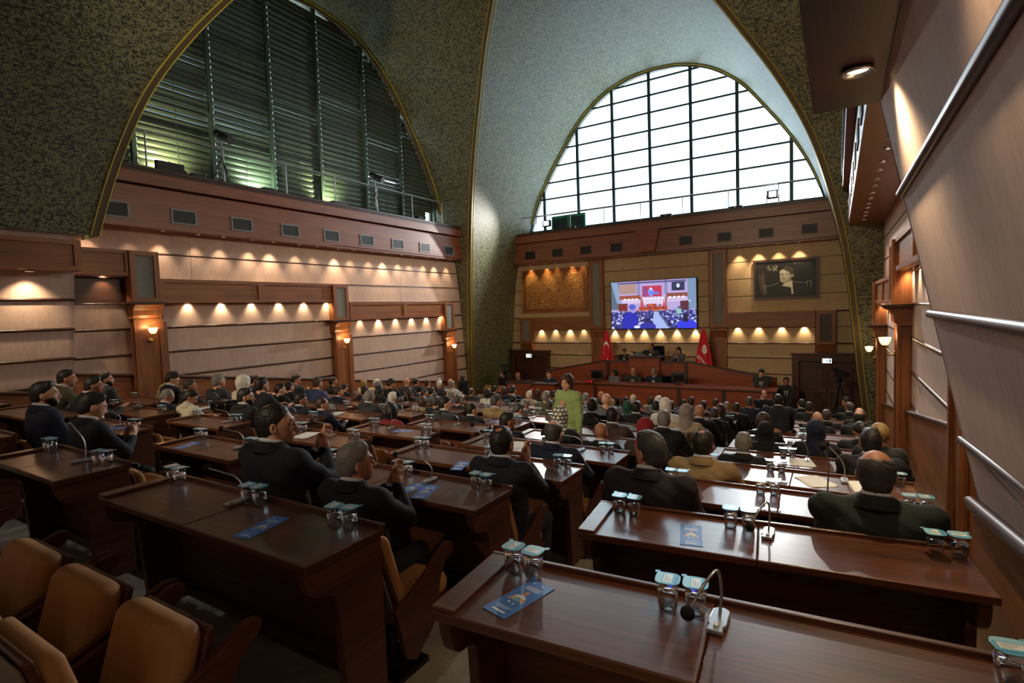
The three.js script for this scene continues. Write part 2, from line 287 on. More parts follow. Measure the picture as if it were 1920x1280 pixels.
// ---- front wall
{
  const W = struct(group('wall_front', [0, 0, ZF]));
  const K = n => (19.6 - n) / 19.5, X = (x, n) => x * K(n), Y = (y, n) => EYE + (y - EYE) * K(n);
  const box = (x0, x1, y0, y1, n0, n1) => bxr(X(x0, n1), X(x1, n1), Y(y0, n1), Y(y1, n1), n0, n1);
  const add = (name, geo, mat, parent = W) => mesh(name, geo, mat, parent);
  add('backing', box(-13, 1.5, -2.5, 4.6, -0.5, -0.03), MAT.dark);
  const rowsY = [3.57, 3.05, 2.48, 1.9, 1.34];
  const low = [0.84, 0.31, -0.17, -0.71, -1.25, -1.8];
  const panel = (x0, x1, y0, y1) => add('fabric_panel', box(x0 + 0.004, x1 - 0.004, y0 + 0.012, y1 - 0.012, -0.03, 0.012), MAT.fabricF);
  for (let r = 0; r < 4; r++) { for (const [a, b] of [[-12.6, -8.31], [-3.24, 1.2]]) panel(a, b, rowsY[r + 1], rowsY[r]); }
  const mid = [3.57, 3.05, 2.48, 1.95, 1.42, 0.86]; for (let r = 0; r < 5; r++) panel(-7.7, -3.82, mid[r + 1], mid[r]);
  for (const [a, b] of [[-12.6, -11.5], [-10.94, -8.27], [-7.73, -3.8], [-3.24, -0.6], [-0.05, 1.2]]) {
    for (let r = 0; r < 5; r++) { panel(a, b, low[r + 1], low[r]); if (r) { const g = new THREE.CylinderGeometry(0.028, 0.028, X(b, 0) - X(a, 0), 8); g.rotateZ(Math.PI / 2); g.translate((X(a, 0) + X(b, 0)) / 2, Y(low[r], 0), 0.01); add('moulding', g, MAT.dark); } }
  }
  for (const [a, b] of [[-12.6, -11.5], [-0.05, 1.2]]) { panel(a, b, 0.84, 1.34); const g = new THREE.CylinderGeometry(0.028, 0.028, X(b, 0) - X(a, 0), 8); g.rotateZ(Math.PI / 2); g.translate((X(a, 0) + X(b, 0)) / 2, Y(1.34, 0), 0.01); add('moulding', g, MAT.dark); }
  add('wainscot', box(-12.8, 1.3, -2.4, -1.28, -0.02, 0.05), MAT.wood);
  // tall speaker columns either side of the screen
  for (const [a, b] of [[-8.3, -7.73], [-3.8, -3.24]]) {
    const p = add('pilaster', [box(a, b, 0.85, 3.57, 0, 0.14), box(a + 0.03, b - 0.03, -2.4, 0.55, 0, 0.12)], MAT.wood);
    add('pilaster_frame', [box(a, a + 0.12, 0.85, 3.57, 0.14, 0.19), box(b - 0.12, b, 0.85, 3.57, 0.14, 0.19), box(a + 0.12, b - 0.12, 3.4, 3.57, 0.14, 0.19), box(a + 0.12, b - 0.12, 0.85, 0.98, 0.14, 0.19)], MAT.wood, p);
    add('speaker_cloth', box(a + 0.12, b - 0.12, 0.98, 3.4, 0.14, 0.15), MAT.speaker, p);
    const pr = [[0, 0], [0.16, 0], [0.2, 0.1], [0.24, 0.2], [0.28, 0.24], [0.28, 0.3], [0, 0.3]], g = extrude(pr, X(b, 0.2) - X(a, 0.2)); g.rotateY(-Math.PI / 2); g.translate(X(b, 0.2), Y(0.52, 0.2), 0); add('bracket', g, MAT.wood, p);
    add('pilaster_frame', [box(a + 0.03, a + 0.11, -2.4, 0.5, 0.12, 0.15), box(b - 0.11, b - 0.03, -2.4, 0.5, 0.12, 0.15), box(a + 0.11, b - 0.11, 0.4, 0.5, 0.12, 0.15)], MAT.wood, p);
  }
  for (const [a, b] of [[-11.5, -10.96], [-0.58, -0.04]]) {
    const p = add('pilaster', [box(a, b, 0.28, 1.34, 0, 0.2)], MAT.wood);
    add('pilaster_frame', [box(a, a + 0.1, 0.28, 1.34, 0.2, 0.24), box(b - 0.1, b, 0.28, 1.34, 0.2, 0.24), box(a + 0.1, b - 0.1, 1.24, 1.34, 0.2, 0.24), box(a + 0.1, b - 0.1, 0.28, 0.37, 0.2, 0.24)], MAT.wood, p);
    add('speaker_cloth', box(a + 0.1, b - 0.1, 0.37, 1.24, 0.2, 0.21), a < -5 ? MAT.speaker : MAT.dark, p);
    const g = extrude([[0, 0], [0.12, 0], [0.2, 0.14], [0.28, 0.26], [0, 0.26]], X(b, 0.2) - X(a, 0.2)); g.rotateY(-Math.PI / 2); g.translate(X(b, 0.2), Y(0.0, 0.2), 0); add('bracket', g, MAT.wood, p);
  }
  for (const [a, b] of [[-10.94, -8.3], [-3.24, -0.6]]) {
    const v = add('valance', [box(a, b, 0.84, 1.36, 0.1, 0.18), box(a, b, 1.33, 1.36, 0, 0.18), box(a, b, 0.92, 0.94, 0, 0.11)], MAT.wood);
    add('valance_frame', [box(a, b, 1.29, 1.36, 0.18, 0.21), box(a, b, 0.84, 0.91, 0.18, 0.21), box(a, a + 0.09, 0.91, 1.29, 0.18, 0.21), box(b - 0.09, b, 0.91, 1.29, 0.18, 0.21)], MAT.wood, v);
  }
  const co = add('cornice', [box(-12.8, 1.3, 3.62, 4.44, 0.36, 0.42), box(-12.8, 1.3, 3.58, 3.64, 0, 0.42)], MAT.band);
  add('cove', [box(-12.8, 1.3, 4.4, 4.52, 0.12, 0.2), box(-12.8, 1.3, 4.38, 4.44, 0.18, 0.4), box(-12.8, 1.3, 4.52, 4.55, 0.15, 0.5)], MAT.band, co);
  add('ledge', [box(-12.8, 1.3, 4.48, 4.8, 0.45, 0.55), box(-12.8, 1.3, 4.76, 4.8, -0.7, 0.5)], MAT.band, co);
  add('ledge_moulding', [box(-12.8, 1.3, 4.78, 4.86, 0.48, 0.585)], MAT.dark, co);
  const key = extrude([[-0.44, 0.4], [0.44, 0.4], [0.27, -0.37], [-0.27, -0.37]], 0.1, 0.01); key.translate(X(-5.95, 0.42), Y(4.05, 0.42), 0.42); add('keystone', key, MAT.rost, co);
  for (const x of [-10.91, -9.65, -8.41, -7.16, -4.59, -3.3, -2.0, -0.75]) {
    const f = add('vent_grille', box(x - 0.2, x + 0.2, 3.82, 4.08, 0.42, 0.425), MAT.black);
    add('vent_frame', [box(x - 0.23, x - 0.2, 3.79, 4.11, 0.42, 0.44), box(x + 0.2, x + 0.23, 3.79, 4.11, 0.42, 0.44), box(x - 0.2, x + 0.2, 4.08, 4.11, 0.42, 0.44), box(x - 0.2, x + 0.2, 3.79, 3.82, 0.42, 0.44)], MAT.dark, f);
    for (let q = 0; q < 6; q++) add('vent_slat', box(x - 0.2, x + 0.2, 3.84 + q * 0.04, 3.85 + q * 0.04, 0.424, 0.434), MAT.black, f);
  }
  const put = (x, y, n, lit, kind, note) => downSpots.push([X(x, n), Y(y, n), ZF + n, lit, kind, note, 1]);
  [-10.95, -10.2, -9.75, -9.05, -8.6, -7.95, -7.35, -6.6, -5.95, -5.3, -4.7, -4.05, -3.5].forEach((x, k) => put(x, (3.58 - EYE) * K(0.42) / K(0.22) + EYE - 0.001, 0.22, [1.1, 1.1, 0.3, 0.9, 0.3, 0.05, 0.05, 0.05, 0.05, 0.05, 0.05, 0.05, 0.05][k], 'down', `${OL[k]} from the inscription end, front cornice`));
  [-2.85, -2.25, -1.65, -1.05, -0.4].forEach((x, k) => put(x, (3.58 - EYE) * K(0.42) / K(0.22) + EYE - 0.001, 0.22, [1.1, 1.5, 1.1, 1.3, 0.05][k], 'down', `${OL[k]} beyond the portrait-side column, front cornice`));
  [-10.5, -9.85, -9.2, -8.6].forEach((x, k) => put(x, 0.92, 0.07, [1, 0.7, 1.2, 0.5][k], 'val', `${OL[k]} under the inscription-side front valance`));
  [-7.3, -6.75, -6.15, -5.55, -4.95, -4.3].forEach((x, k) => put(x, 0.83, 0.07, 1, 'val', `${OL[k]} under the video screen from the crescent flag`));
  [-2.9, -2.25, -1.55, -0.9].forEach((x, k) => put(x, 0.92, 0.07, [0.9, 1, 1, 1.2][k], 'val', `${OL[k]} under the portrait-side front valance`));
}
// ---- clad walls beside the rear piers, leaning inward as they rise
function rearWall(side) {
  const s = side === 'right' ? 1 : -1, W = struct(group('wall_rear_' + side));
  const xw = y => s > 0 ? 0.68 - 0.203 * (y - 0.7) : 2 * XC - (0.68 - 0.203 * (y - 0.7));
  const rows = s > 0 ? [4.4, 2.34, 1.58, 0.8, 0.1] : [4.4, 2.16, 1.63, 1.09, 0.6];
  const T = 0.05, Z0 = -4.18, Z1 = 2.6;
  const sheet = (y0, y1, z0, z1, mat, name, off = 0) => {
    const o = [[xw(y0) - s * off, y0], [xw(y1) - s * off, y1], [xw(y1) + s * T, y1], [xw(y0) + s * T, y0]]; if (s < 0) o.reverse();
    const g = extrude(o, z1 - z0); const uv = g.attributes.uv, p = g.attributes.position; for (let i = 0; i < p.count; i++) uv.setXY(i, p.getZ(i), p.getY(i)); g.translate(0, 0, z0); return mesh(name, g, mat, W);
  };
  sheet(-0.6, 4.6, Z0 + 0.01, Z1, MAT.dark, 'backing', -0.03);
  for (let r = 0; r < rows.length - 1; r++) {
    sheet(rows[r + 1] + 0.01, rows[r] - 0.01, Z0, Z1, MAT.fabric, 'fabric_panel');
    const y = rows[r + 1]; mesh('moulding', rod([xw(y) - s * 0.005, y, Z0 - 0.01], [xw(y) - s * 0.005, y + (s > 0 && r === 2 ? 0.5 : 0), Z1], 0.028), MAT.dark, W);
  }
  // raked wainscot with a capping rail
  const base = extrude([[Z0, 0.42], [Z1, 1.5], [Z1, -0.7], [Z0, -0.7]], 0.06); base.rotateY(-Math.PI / 2); base.translate(xw(0.5) + (s > 0 ? 0.05 : 0.01), 0, 0); mesh('wainscot', base, MAT.wood, W);
  mesh('wainscot_rail', [rod([xw(0.45) - s * 0.03, 0.42, Z0], [xw(0.9) - s * 0.03, 1.5, Z1], 0.04)], MAT.dark, W);
  { const q = s > 0 ? XR + 0.1 : XL - 0.1, o = [[xw(-0.6), -0.6], [xw(3.7), 3.7], [q, 3.7], [q, -0.6]]; if (s < 0) o.reverse(); const e = extrude(o, 0.06); e.translate(0, 0, Z0); mesh('return_panel', e, MAT.fabric, W); }
  // boxed valance with its panels; on the right its shade is put into darker wood
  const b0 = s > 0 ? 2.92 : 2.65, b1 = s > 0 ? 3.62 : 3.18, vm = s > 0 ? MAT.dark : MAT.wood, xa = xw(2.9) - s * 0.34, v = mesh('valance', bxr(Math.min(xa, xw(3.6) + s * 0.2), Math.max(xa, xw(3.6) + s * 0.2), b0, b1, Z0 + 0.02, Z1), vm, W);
  const fr = (y0, y1, z0, z1) => bxr(Math.min(xa, xa - s * 0.03), Math.max(xa, xa - s * 0.03), y0, y1, z0, z1);
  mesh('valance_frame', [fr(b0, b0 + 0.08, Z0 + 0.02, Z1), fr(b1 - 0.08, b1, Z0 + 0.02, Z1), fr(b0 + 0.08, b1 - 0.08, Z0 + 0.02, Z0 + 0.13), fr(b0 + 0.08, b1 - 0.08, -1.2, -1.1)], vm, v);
  [[-1.7, 'second'], [0.1, 'third']].forEach(([z, n]) => downSpots.push([xa + s * 0.2, b0, z, 0.35, 'near', `${n} large one under the boxed valance, ${s > 0 ? 'opposite' : 'beside'} the blinds`, s]));
  downSpots.push([xa + s * 0.2, b0, -3.5, 1, 'near', `first large one under the boxed valance, ${s > 0 ? 'opposite' : 'beside'} the blinds`, s]);
}
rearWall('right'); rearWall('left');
{ // wall behind the camera closes the room
  const W = struct(group('wall_back')); mesh('backing', bxr(-13.2, 1.6, -0.5, 10.6, 3.0, 3.3), MAT.fabric, W);
  const R = struct(group('wall_right_upper')); mesh('backing', bxr(1.25, 1.5, 4.6, 10.6, -17, -3.5), MAT.fabric, R);
}
// ---- window_1: the front lunette of clear panes
function lunette(name, plane, alongX, mulls, bars, withPane, frameMat, y0) {
  const W = struct(group(name));
  const P = (u, y, n) => alongX ? [u, y, plane + n] : [plane + n, y, u];
  const c = alongX ? XC : ZC, Wd = y => Math.max(0, wAt(y) - 0.03);
  const barB = (u0, u1, yy0, yy1, n0, n1) => { const a = P(u0, yy0, n0), b = P(u1, yy1, n1); return bxr(Math.min(a[0], b[0]), Math.max(a[0], b[0]), yy0, yy1, Math.min(a[2], b[2]), Math.max(a[2], b[2])); };
  for (const u of mulls) { const top = yAt(u - c) - 0.02; if (top > y0 + 0.2) mesh('mullion', barB(u - 0.055, u + 0.055, y0, top, -0.04, 0.05), frameMat, W); }
  for (const y of bars) { const w = Wd(y); if (w > 0.3) mesh('glazing_bar', barB(c - w, c + w, y - 0.033, y + 0.033, -0.02, 0.03), frameMat, W); }
  const arch = []; for (let k = 0; k <= 90; k++) if (PS[k].y > y0 - 0.1) arch.push(PS[k]);
  const loop = [...arch.map(p => P(c - p.x + 0.02, p.y - 0.02, 0)), ...arch.slice(0, -1).reverse().map(p => P(c + p.x - 0.02, p.y - 0.02, 0))];
  mesh('arch_frame', tube(loop, 0.045, 100, 6), frameMat, W); mesh('sill', barB(c - wAt(y0) - 0.2, c + wAt(y0) + 0.2, y0 - 0.3, y0 + 0.06, -0.06, 0.06), frameMat, W);
  if (withPane) {
    const us = [c - 6, ...mulls, c + 6], ys = [y0, ...bars, 10.45];
    for (let i = 0; i < us.length - 1; i++) for (let j = 0; j < ys.length - 1; j++) {
      // clip the pane to the arch
      const o = [], N = 10, a = us[i], b = us[i + 1], yb = ys[j], yt = ys[j + 1]; let any = false;
      for (let k = 0; k <= N; k++) { const u = a + (b - a) * k / N, t = Math.min(yt, yAt(u - c)); if (Math.abs(u - c) < wAt(yb)) { any = true; o.push([u, Math.max(yb, t)]); } else o.push([u, yb]); }
      const pts = o.filter(q => q[1] > yb + 0.001); if (!any || pts.length < 2) continue;
      const ring = [[Math.max(pts[0][0], a), yb], ...pts, [pts[pts.length - 1][0], yb]];
      const g = new THREE.ShapeGeometry(new THREE.Shape(ring.map(q => new THREE.Vector2(q[0], q[1])))); if (!alongX) { g.rotateY(-Math.PI / 2); } g.translate(...P(0, 0, 0)); mesh('pane', g, MAT.glass, W);
    }
  }
  return W;
}
const FM = [-11.6, -10.15, -8.65, -7.2, -5.8, -4.35, -2.85, -1.25].map(x => x * 20.15 / 19.5), FB = [5.62, 6.27, 6.92, 7.57, 8.22, 8.87, 9.5, 10.05];
lunette('window_1', -20.15, true, FM, FB, true, MAT.mullion, 4.95);
// ---- window_2: the left lunette behind closed louvre blinds
const LM = [-5.48, -7.12, -8.65, -10.13, -11.8, -13.33, -14.96].map(z => z * 12.75 / 12.2);
lunette('window_2', -12.95, false, LM, [6.4, 7.7, 9.0], true, MAT.mullionG, 4.9);
{ const f = struct(group('trim_7')); for (const y of [5.72, 6.55, 7.4, 8.25, 9.1, 9.85]) { const w = wAt(y) - 0.03; mesh('transom', bxr(-12.6, -12.57, y - 0.016, y + 0.016, ZC - w, ZC + w), MAT.mullionG, f); } for (const z of LM) { const zz = z * 12.6 / 12.75, top = yAt(zz - ZC) - 0.02; mesh('post', bxr(-12.66, -12.56, 4.9, top, zz - 0.045, zz + 0.045), MAT.mullionG, f); } }
{
  const us = [-4.6, ...LM, -17.3], r = rng(77), gid = 'louvre blinds closed over the side window';
  const ord = ['first', 'second', 'third', 'fourth', 'fifth', 'sixth', 'seventh', 'eighth'];
  for (let i = 0; i < us.length - 1; i++) {
    const a = Math.max(us[i], us[i + 1]) - 0.05, b = Math.min(us[i], us[i + 1]) + 0.05, bl = group('louvre_blind', [-12.74, 0, 0]);
    tag(bl, `dark green metal louvre blind, ${ord[i]} bay from the seating end of the side window`, 'blind', gid);
    let y = 4.98, k = 0;
    while (y < 10.3) {
      const w = wAt(y - 0.06) + 0.03, z0 = Math.min(a, ZC + w), z1 = Math.max(b, ZC - w);
      if (z0 - z1 > 0.12) {
        let gap = 0, tilt = 0.3 + (r() - 0.5) * 0.05; if (r() < 0.07) gap = 0.1; if (r() < 0.09) tilt -= 0.16;
        const short = i === 6 && y < 5.42 ? 0.5 : r() < 0.12 ? 0.03 : 0;
        const pr = []; for (let q = 0; q <= 6; q++) { const a = -1.15 + q * 2.3 / 6; pr.push([0.075 * Math.cos(a) - 0.04, 0.092 * Math.sin(a) * (1 - gap * 3)]); } for (let q = 6; q >= 0; q--) pr.push([pr[q][0] - 0.008, pr[q][1]]); const g = extrude(pr, z0 - z1 - short); g.translate(0, 0, z1 + short); const m = mesh('slat', g, MAT.slat, bl); m.position.set(0, y, 0); m.rotation.z = -tilt;
      }
      y += 0.15; k++;
    }
    mesh('blind_cord', rod([0.06, 5, (a + b) / 2], [0.06, Math.min(10.1, yAt((a + b) / 2 - ZC) - 0.1), (a + b) / 2], 0.006, 5), MAT.mullionG, bl);
  }
}
// ================= LAMPS AND THINGS ON THE WALLS =================
{
  const ring = new THREE.LatheGeometry([[0.03, 0.0], [0.046, -0.004], [0.05, -0.012], [0.044, -0.018], [0.036, -0.008], [0.03, 0.0]].map(p => new THREE.Vector2(...p)), 20), disc = new THREE.CircleGeometry(0.034, 16); disc.rotateX(Math.PI / 2);
  for (const [x, y, z, lit, kind, note, front] of downSpots) {
    const big = kind === 'near', g = group('recessed_downlight', [x, y, z]); if (big) g.scale.setScalar(1.6);
    tag(g, `${lit < 0.3 ? 'dim' : 'glowing'} round downlight, ${note}`, 'downlight', 'recessed downlights');
    mesh('trim_ring', ring, MAT.steel, g);
    const d = mesh('lamp', disc, lit < 0.3 ? MAT.bulbDim : MAT.bulb, g); d.position.y = -0.004;
    if (lit >= 0.1) {
      const L = new THREE.SpotLight(rgb(1, 0.76, 0.47), lit * (big ? LAMP.near : kind === 'down' ? LAMP.down : LAMP.valance), 9, kind === 'down' ? 0.62 : big ? 0.95 : 0.75, 0.75, 2);
      L.name = 'downlight_beam'; L.position.set(0, -0.024, 0); L.castShadow = true; L.shadow.radius = 1.2; g.add(L);
      const dx = z < -19 ? 0 : x < -6 ? -0.1 : 0.1, dz = z < -19 ? -0.1 : 0; L.target.position.set(dx, -1, dz); g.add(L.target);
    }
  }
}
// wall sconces
{
  const shade = new THREE.LatheGeometry([[0.018, 0], [0.05, 0.02], [0.075, 0.07], [0.088, 0.13], [0.084, 0.13], [0.07, 0.07], [0.046, 0.026], [0.018, 0.006]].map(p => new THREE.Vector2(...p)), 24);
  const shadeMat = new THREE.MeshPhysicalMaterial({ color: 0xfff0d8, roughness: 0.6, transmission: 0.4, thickness: 0, emissive: rgb(1, 0.72, 0.36), emissiveIntensity: 1.6 });
  const where = ['first pilaster', 'middle pilaster', 'far pilaster'];
  sconceSpots.forEach(([x, y, z, s], k) => {
    if (s < 0 && k % 3 === 0) return; // hidden behind the leaning clad wall
    const g = group('wall_sconce', [x, y, z]); tag(g, `frosted bell-shaped wall sconce on the ${where[k % 3]} ${s > 0 ? 'below the blind-covered window' : 'of the wall opposite the blinds'}`, 'sconce');
    g.rotation.y = s > 0 ? 0 : Math.PI;
    const plate = new THREE.SphereGeometry(0.05, 16, 10); plate.scale(0.35, 1, 1); plate.translate(0.01, -0.13, 0); mesh('backplate', plate, MAT.brass, g);
    mesh('arm', tube([[0.01, -0.13, 0], [0.09, -0.16, 0], [0.14, -0.1, 0], [0.14, -0.02, 0]], 0.009, 20, 8), MAT.brass, g);
    mesh('cup', cyl(0.012, 0.026, 0.03, 0.14, -0.01, 0), MAT.brass, g);
    const sh = mesh('shade', shade, shadeMat, g); sh.position.set(0.14, 0, 0);
    const b = new THREE.SphereGeometry(0.022, 12, 8); const bm = mesh('bulb', b, MAT.bulb, g); bm.position.set(0.14, 0.06, 0);
    const L = new THREE.PointLight(rgb(1, 0.66, 0.3), LAMP.sconce, 6, 2); L.name = 'sconce_light'; L.position.set(0.14, 0.15, 0); L.castShadow = true; g.add(L);
  });
}
// ---- rails on the two ledges
function rail(name, label, a, b, posts, y0, y1) {
  const g = group(name); tag(g, label, 'railing'); const alongX = a[2] === b[2];
  mesh('top_rail', rod([a[0], y1, a[2]], [b[0], y1, b[2]], 0.02), MAT.rail, g);
  for (const p of posts) { const q = alongX ? [p, y0, a[2]] : [a[0], y0, p]; mesh('post', rod(q, [q[0], y1, q[2]], 0.017), MAT.rail, g); }
}
const kL = 11.95 / 12.2;
rail('ledge_railing', 'thin steel railing along the ledge before the louvre blinds', [-11.95, 0, -4.9], [-11.95, 0, -15.7], [-5.7, -7.35, -9, -10.58, -12.2, -13.81, -15.4].map(z => z * kL), 4.78, 5.58);
rail('ledge_railing', 'thin steel railing along the ledge before the bright front window', [-11.1, 0, -19.2], [-0.55, 0, -19.2], [-10.4, -8.9, -7.5, -6.1, -4.6, -3.1, -1.6], 4.72, 5.45);
// ---- stage lights
function theatreLight(pos, yaw, label) {
  const g = group('theatre_spotlight', pos, yaw); tag(g, label, 'spotlight');
  for (let k = 0; k < 3; k++) { const a = k * 2.094 + 0.4; mesh('tripod_leg', rod([0, 0.62, 0], [Math.cos(a) * 0.26, 0.0, Math.sin(a) * 0.26], 0.012), MAT.black, g); mesh('brace', rod([0, 0.25, 0], [Math.cos(a) * 0.17, 0.22, Math.sin(a) * 0.17], 0.006), MAT.steel, g); }
  mesh('mast', rod([0, 0.2, 0], [0, 0.98, 0], 0.016), MAT.steel, g);
  const head = new THREE.Group(); head.name = 'lamp_head'; head.position.set(0, 1.1, 0); head.rotation.z = -0.5; g.add(head);
  const body = new THREE.CylinderGeometry(0.085, 0.085, 0.3, 18); body.rotateZ(Math.PI / 2); mesh('barrel', body, MAT.black, head);
  const sn = new THREE.CylinderGeometry(0.1, 0.075, 0.2, 18); sn.rotateZ(-Math.PI / 2); sn.translate(0.22, 0, 0); mesh('snoot', sn, MAT.black, head);
  mesh('yoke', tube([[0, -0.12, 0.11], [0, 0.02, 0.11], [0, -0.14, 0.09], [0, -0.14, -0.09], [0, 0.02, -0.11]], 0.01, 20, 6), MAT.steel, head);
  mesh('lens', new THREE.CircleGeometry(0.09, 18).rotateY(Math.PI / 2).translate(0.31, 0, 0), glow(1, 0.86, 0.62, 0.8), head);
  const L = new THREE.SpotLight(rgb(1, 0.82, 0.58), 46, 40, 0.5, 0.7, 2); L.name = 'added_spot_beam'; L.position.set(0.34, 0, 0); L.castShadow = true; L.shadow.radius = 4; L.target.position.set(3, 0, 0); head.add(L, L.target);  // beam and lens glow are added to brighten the seats
  for (const s of [-1, 1]) { const d = bx(0.13, 0.005, 0.16, 0.38, s * 0.12, 0); mesh('barn_door', d, MAT.black, head); }
}
theatreLight([-12.0, 4.8, -7.2], 0.2, 'black theatre spotlight on tripod before the third louvre bay');
theatreLight([-12.0, 4.8, -11.95], 0.2, 'black theatre spotlight on tripod before the sixth louvre bay');
function flood(pos, yaw, label, col, power, size = 1, tilt = 0.9) {
  const g = group('ledge_floodlight', pos, yaw); tag(g, label, 'floodlight');
  const h = new THREE.Group(); h.name = 'lamp_head'; h.position.y = 0.1; h.rotation.z = tilt; g.add(h);
  mesh('housing', rbx(0.1, 0.2 * size, 0.3 * size, 0.015), MAT.black, h);
  const f = bx(0.004, 0.16 * size, 0.26 * size, -0.053, 0, 0); mesh('lamp_face', f, glow(...col, 3), h);
  mesh('bracket', [rod([0, -0.1, 0.16 * size], [0, 0, 0.16 * size], 0.008), rod([0, -0.1, -0.16 * size], [0, 0, -0.16 * size], 0.008), bx(0.08, 0.01, 0.34 * size, 0, -0.1, 0)], MAT.black, g).position.y = 0.1;
  const L = new THREE.SpotLight(rgb(...col), power, 8, 1.15, 0.9, 2); L.name = 'flood_beam'; L.position.set(-0.08, 0, 0); L.castShadow = true; L.target.position.set(-1, 0, 0); h.add(L, L.target);
}
flood([-12.25, 4.78, -6.3], 0, 'black floodlight washing yellow light up the second louvre bay', [1, 0.9, 0.42], LAMP.flood, 1.2, -0.75);
flood([-12.25, 4.78, -8.5], 0, 'black floodlight washing greenish light up the third louvre bay', [0.8, 1, 0.62], LAMP.flood * 0.8, 1, -0.75);
flood([-12.25, 4.78, -10.7], 0, 'black floodlight washing olive light up the fifth louvre bay', [0.92, 1, 0.5], LAMP.flood * 0.8, 1, -0.75);
for (const [x, lab] of [[-10.0, 'end near the inscription'], [-1.78, 'end near the portrait']]) {
  const g = group('ledge_floodlight', [x, 4.78, -19.35]); tag(g, `dazzling white floodlight on the front ledge, ${lab}`, 'floodlight');
  mesh('housing', rbx(0.34, 0.26, 0.16, 0.02, 0, 0.36, 0), MAT.black, g); mesh('lamp_face', bx(0.2, 0.16, 0.01, 0, 0.36, 0.084), MAT.stageGlow, g);
  mesh('stand', [rod([-0.18, 0, 0], [-0.18, 0.36, 0], 0.012), rod([0.18, 0, 0], [0.18, 0.36, 0], 0.012), bx(0.42, 0.02, 0.2, 0, 0.01, 0)], MAT.black, g);
  const L = new THREE.SpotLight(rgb(1, 0.97, 0.92), LAMP.stage, 40, 0.75, 0.6, 2); L.name = 'flood_beam'; L.position.set(0, 0.36, 0.12); L.castShadow = true; L.shadow.radius = 4; L.target.position.set(0, -4, 10); g.add(L, L.target);
}
// the same floodlights on the ledge opposite the blinds and on the rear ledge light the hall
function hallFlood(pos, aim, power, angle, label) {
  const g = group('ledge_floodlight', pos); tag(g, label, 'floodlight'); const h = new THREE.Group(); h.name = 'lamp_head'; h.position.y = 0.36; g.add(h); h.lookAt(new THREE.Vector3(...aim));
  mesh('housing', rbx(0.34, 0.26, 0.16, 0.02), MAT.black, h); mesh('lamp_face', bx(0.28, 0.2, 0.01, 0, 0, 0.084), glow(1, 0.86, 0.62, 1.5), h); mesh('stand', [rod([-0.19, 0, 0], [-0.19, 0.36, 0], 0.012), rod([0.19, 0, 0], [0.19, 0.36, 0], 0.012), bx(0.42, 0.02, 0.2, 0, 0.01, 0)], MAT.black, g);
  const L = new THREE.SpotLight(rgb(1, 0.82, 0.58), power, 60, angle, 0.8, 2); L.name = 'flood_beam'; L.position.set(0, 0, 0.1); L.castShadow = true; L.shadow.radius = 7; L.target.position.set(0, 0, 5); h.add(L, L.target);
}
[-8.0, -10.4, -12.8, -15.2].forEach((z, k) => hallFlood([0.3, 4.88, z], [-11, 3.0, z - 0.5], LAMP.ledge, 0.62, `warm floodlight on the ledge opposite the blinds, ${['first', 'second', 'third', 'fourth'][k]} from the seating end`));
[-8.6, -5.7, -2.8].forEach((x, k) => hallFlood([x, 4.6, 2.55], [x * 0.8 - 1.1, -1.4, -13], LAMP.rear, 0.46, `warm floodlight on the rear ledge, ${['blinds side', 'middle', 'portrait side'][k]}`));
[[-6.8, -10.5, 'blinds'], [-4.7, -1.0, 'portrait']].forEach(([x, tx, n]) => hallFlood([x, 4.6, 2.55], [tx, 7.8, -15], LAMP.up, 0.37, `warm floodlight on the rear ledge tilted up at the vault, ${n} side`));
{ const R = struct(group('trim_8')); mesh('rear_ledge', bxr(-12, 0.6, 4.4, 4.6, 2.3, 3.0), MAT.band, R); }
// small cases, lamps and a green framed unit on the ledges
function ledgeCase(x, z, w, h, d, label) { const g = group('equipment_case', [x, 4.78, z]); tag(g, label, 'case'); mesh('body', rbx(w, h, d, 0.01, 0, h / 2, 0), MAT.black, g); mesh('handle', tube([[-w * 0.2, h, 0], [-w * 0.15, h + 0.03, 0], [w * 0.15, h + 0.03, 0], [w * 0.2, h, 0]], 0.006, 12, 6), MAT.steel, g); mesh('latch', bx(0.03, 0.03, 0.01, 0, h * 0.6, d / 2 + 0.004), MAT.steel, g); }
ledgeCase(-12.0, -6.05, 0.1, 0.26, 0.55, 'flat black case leaning on the ledge by the second louvre bay');
ledgeCase(-12.0, -6.6, 0.2, 0.12, 0.3, 'small black equipment box on the ledge beside the flat case');
ledgeCase(-12.0, -8.3, 0.2, 0.1, 0.4, 'low black equipment box under the third louvre bay');
ledgeCase(-12.0, -10.5, 0.2, 0.12, 0.5, 'low black equipment box under the fifth louvre bay');
ledgeCase(-12.0, -13.9, 0.2, 0.16, 0.25, 'small black equipment box under the last full louvre bay');
ledgeCase(-8.9, -19.3, 0.35, 0.12, 0.2, 'black equipment box on the front ledge near the inscription-side floodlight');
ledgeCase(-5.2, -19.3, 0.4, 0.14, 0.2, 'black equipment box on the front ledge above the keystone');
ledgeCase(-2.9, -19.3, 0.45, 0.12, 0.2, 'black equipment box on the front ledge near the portrait-side floodlight');
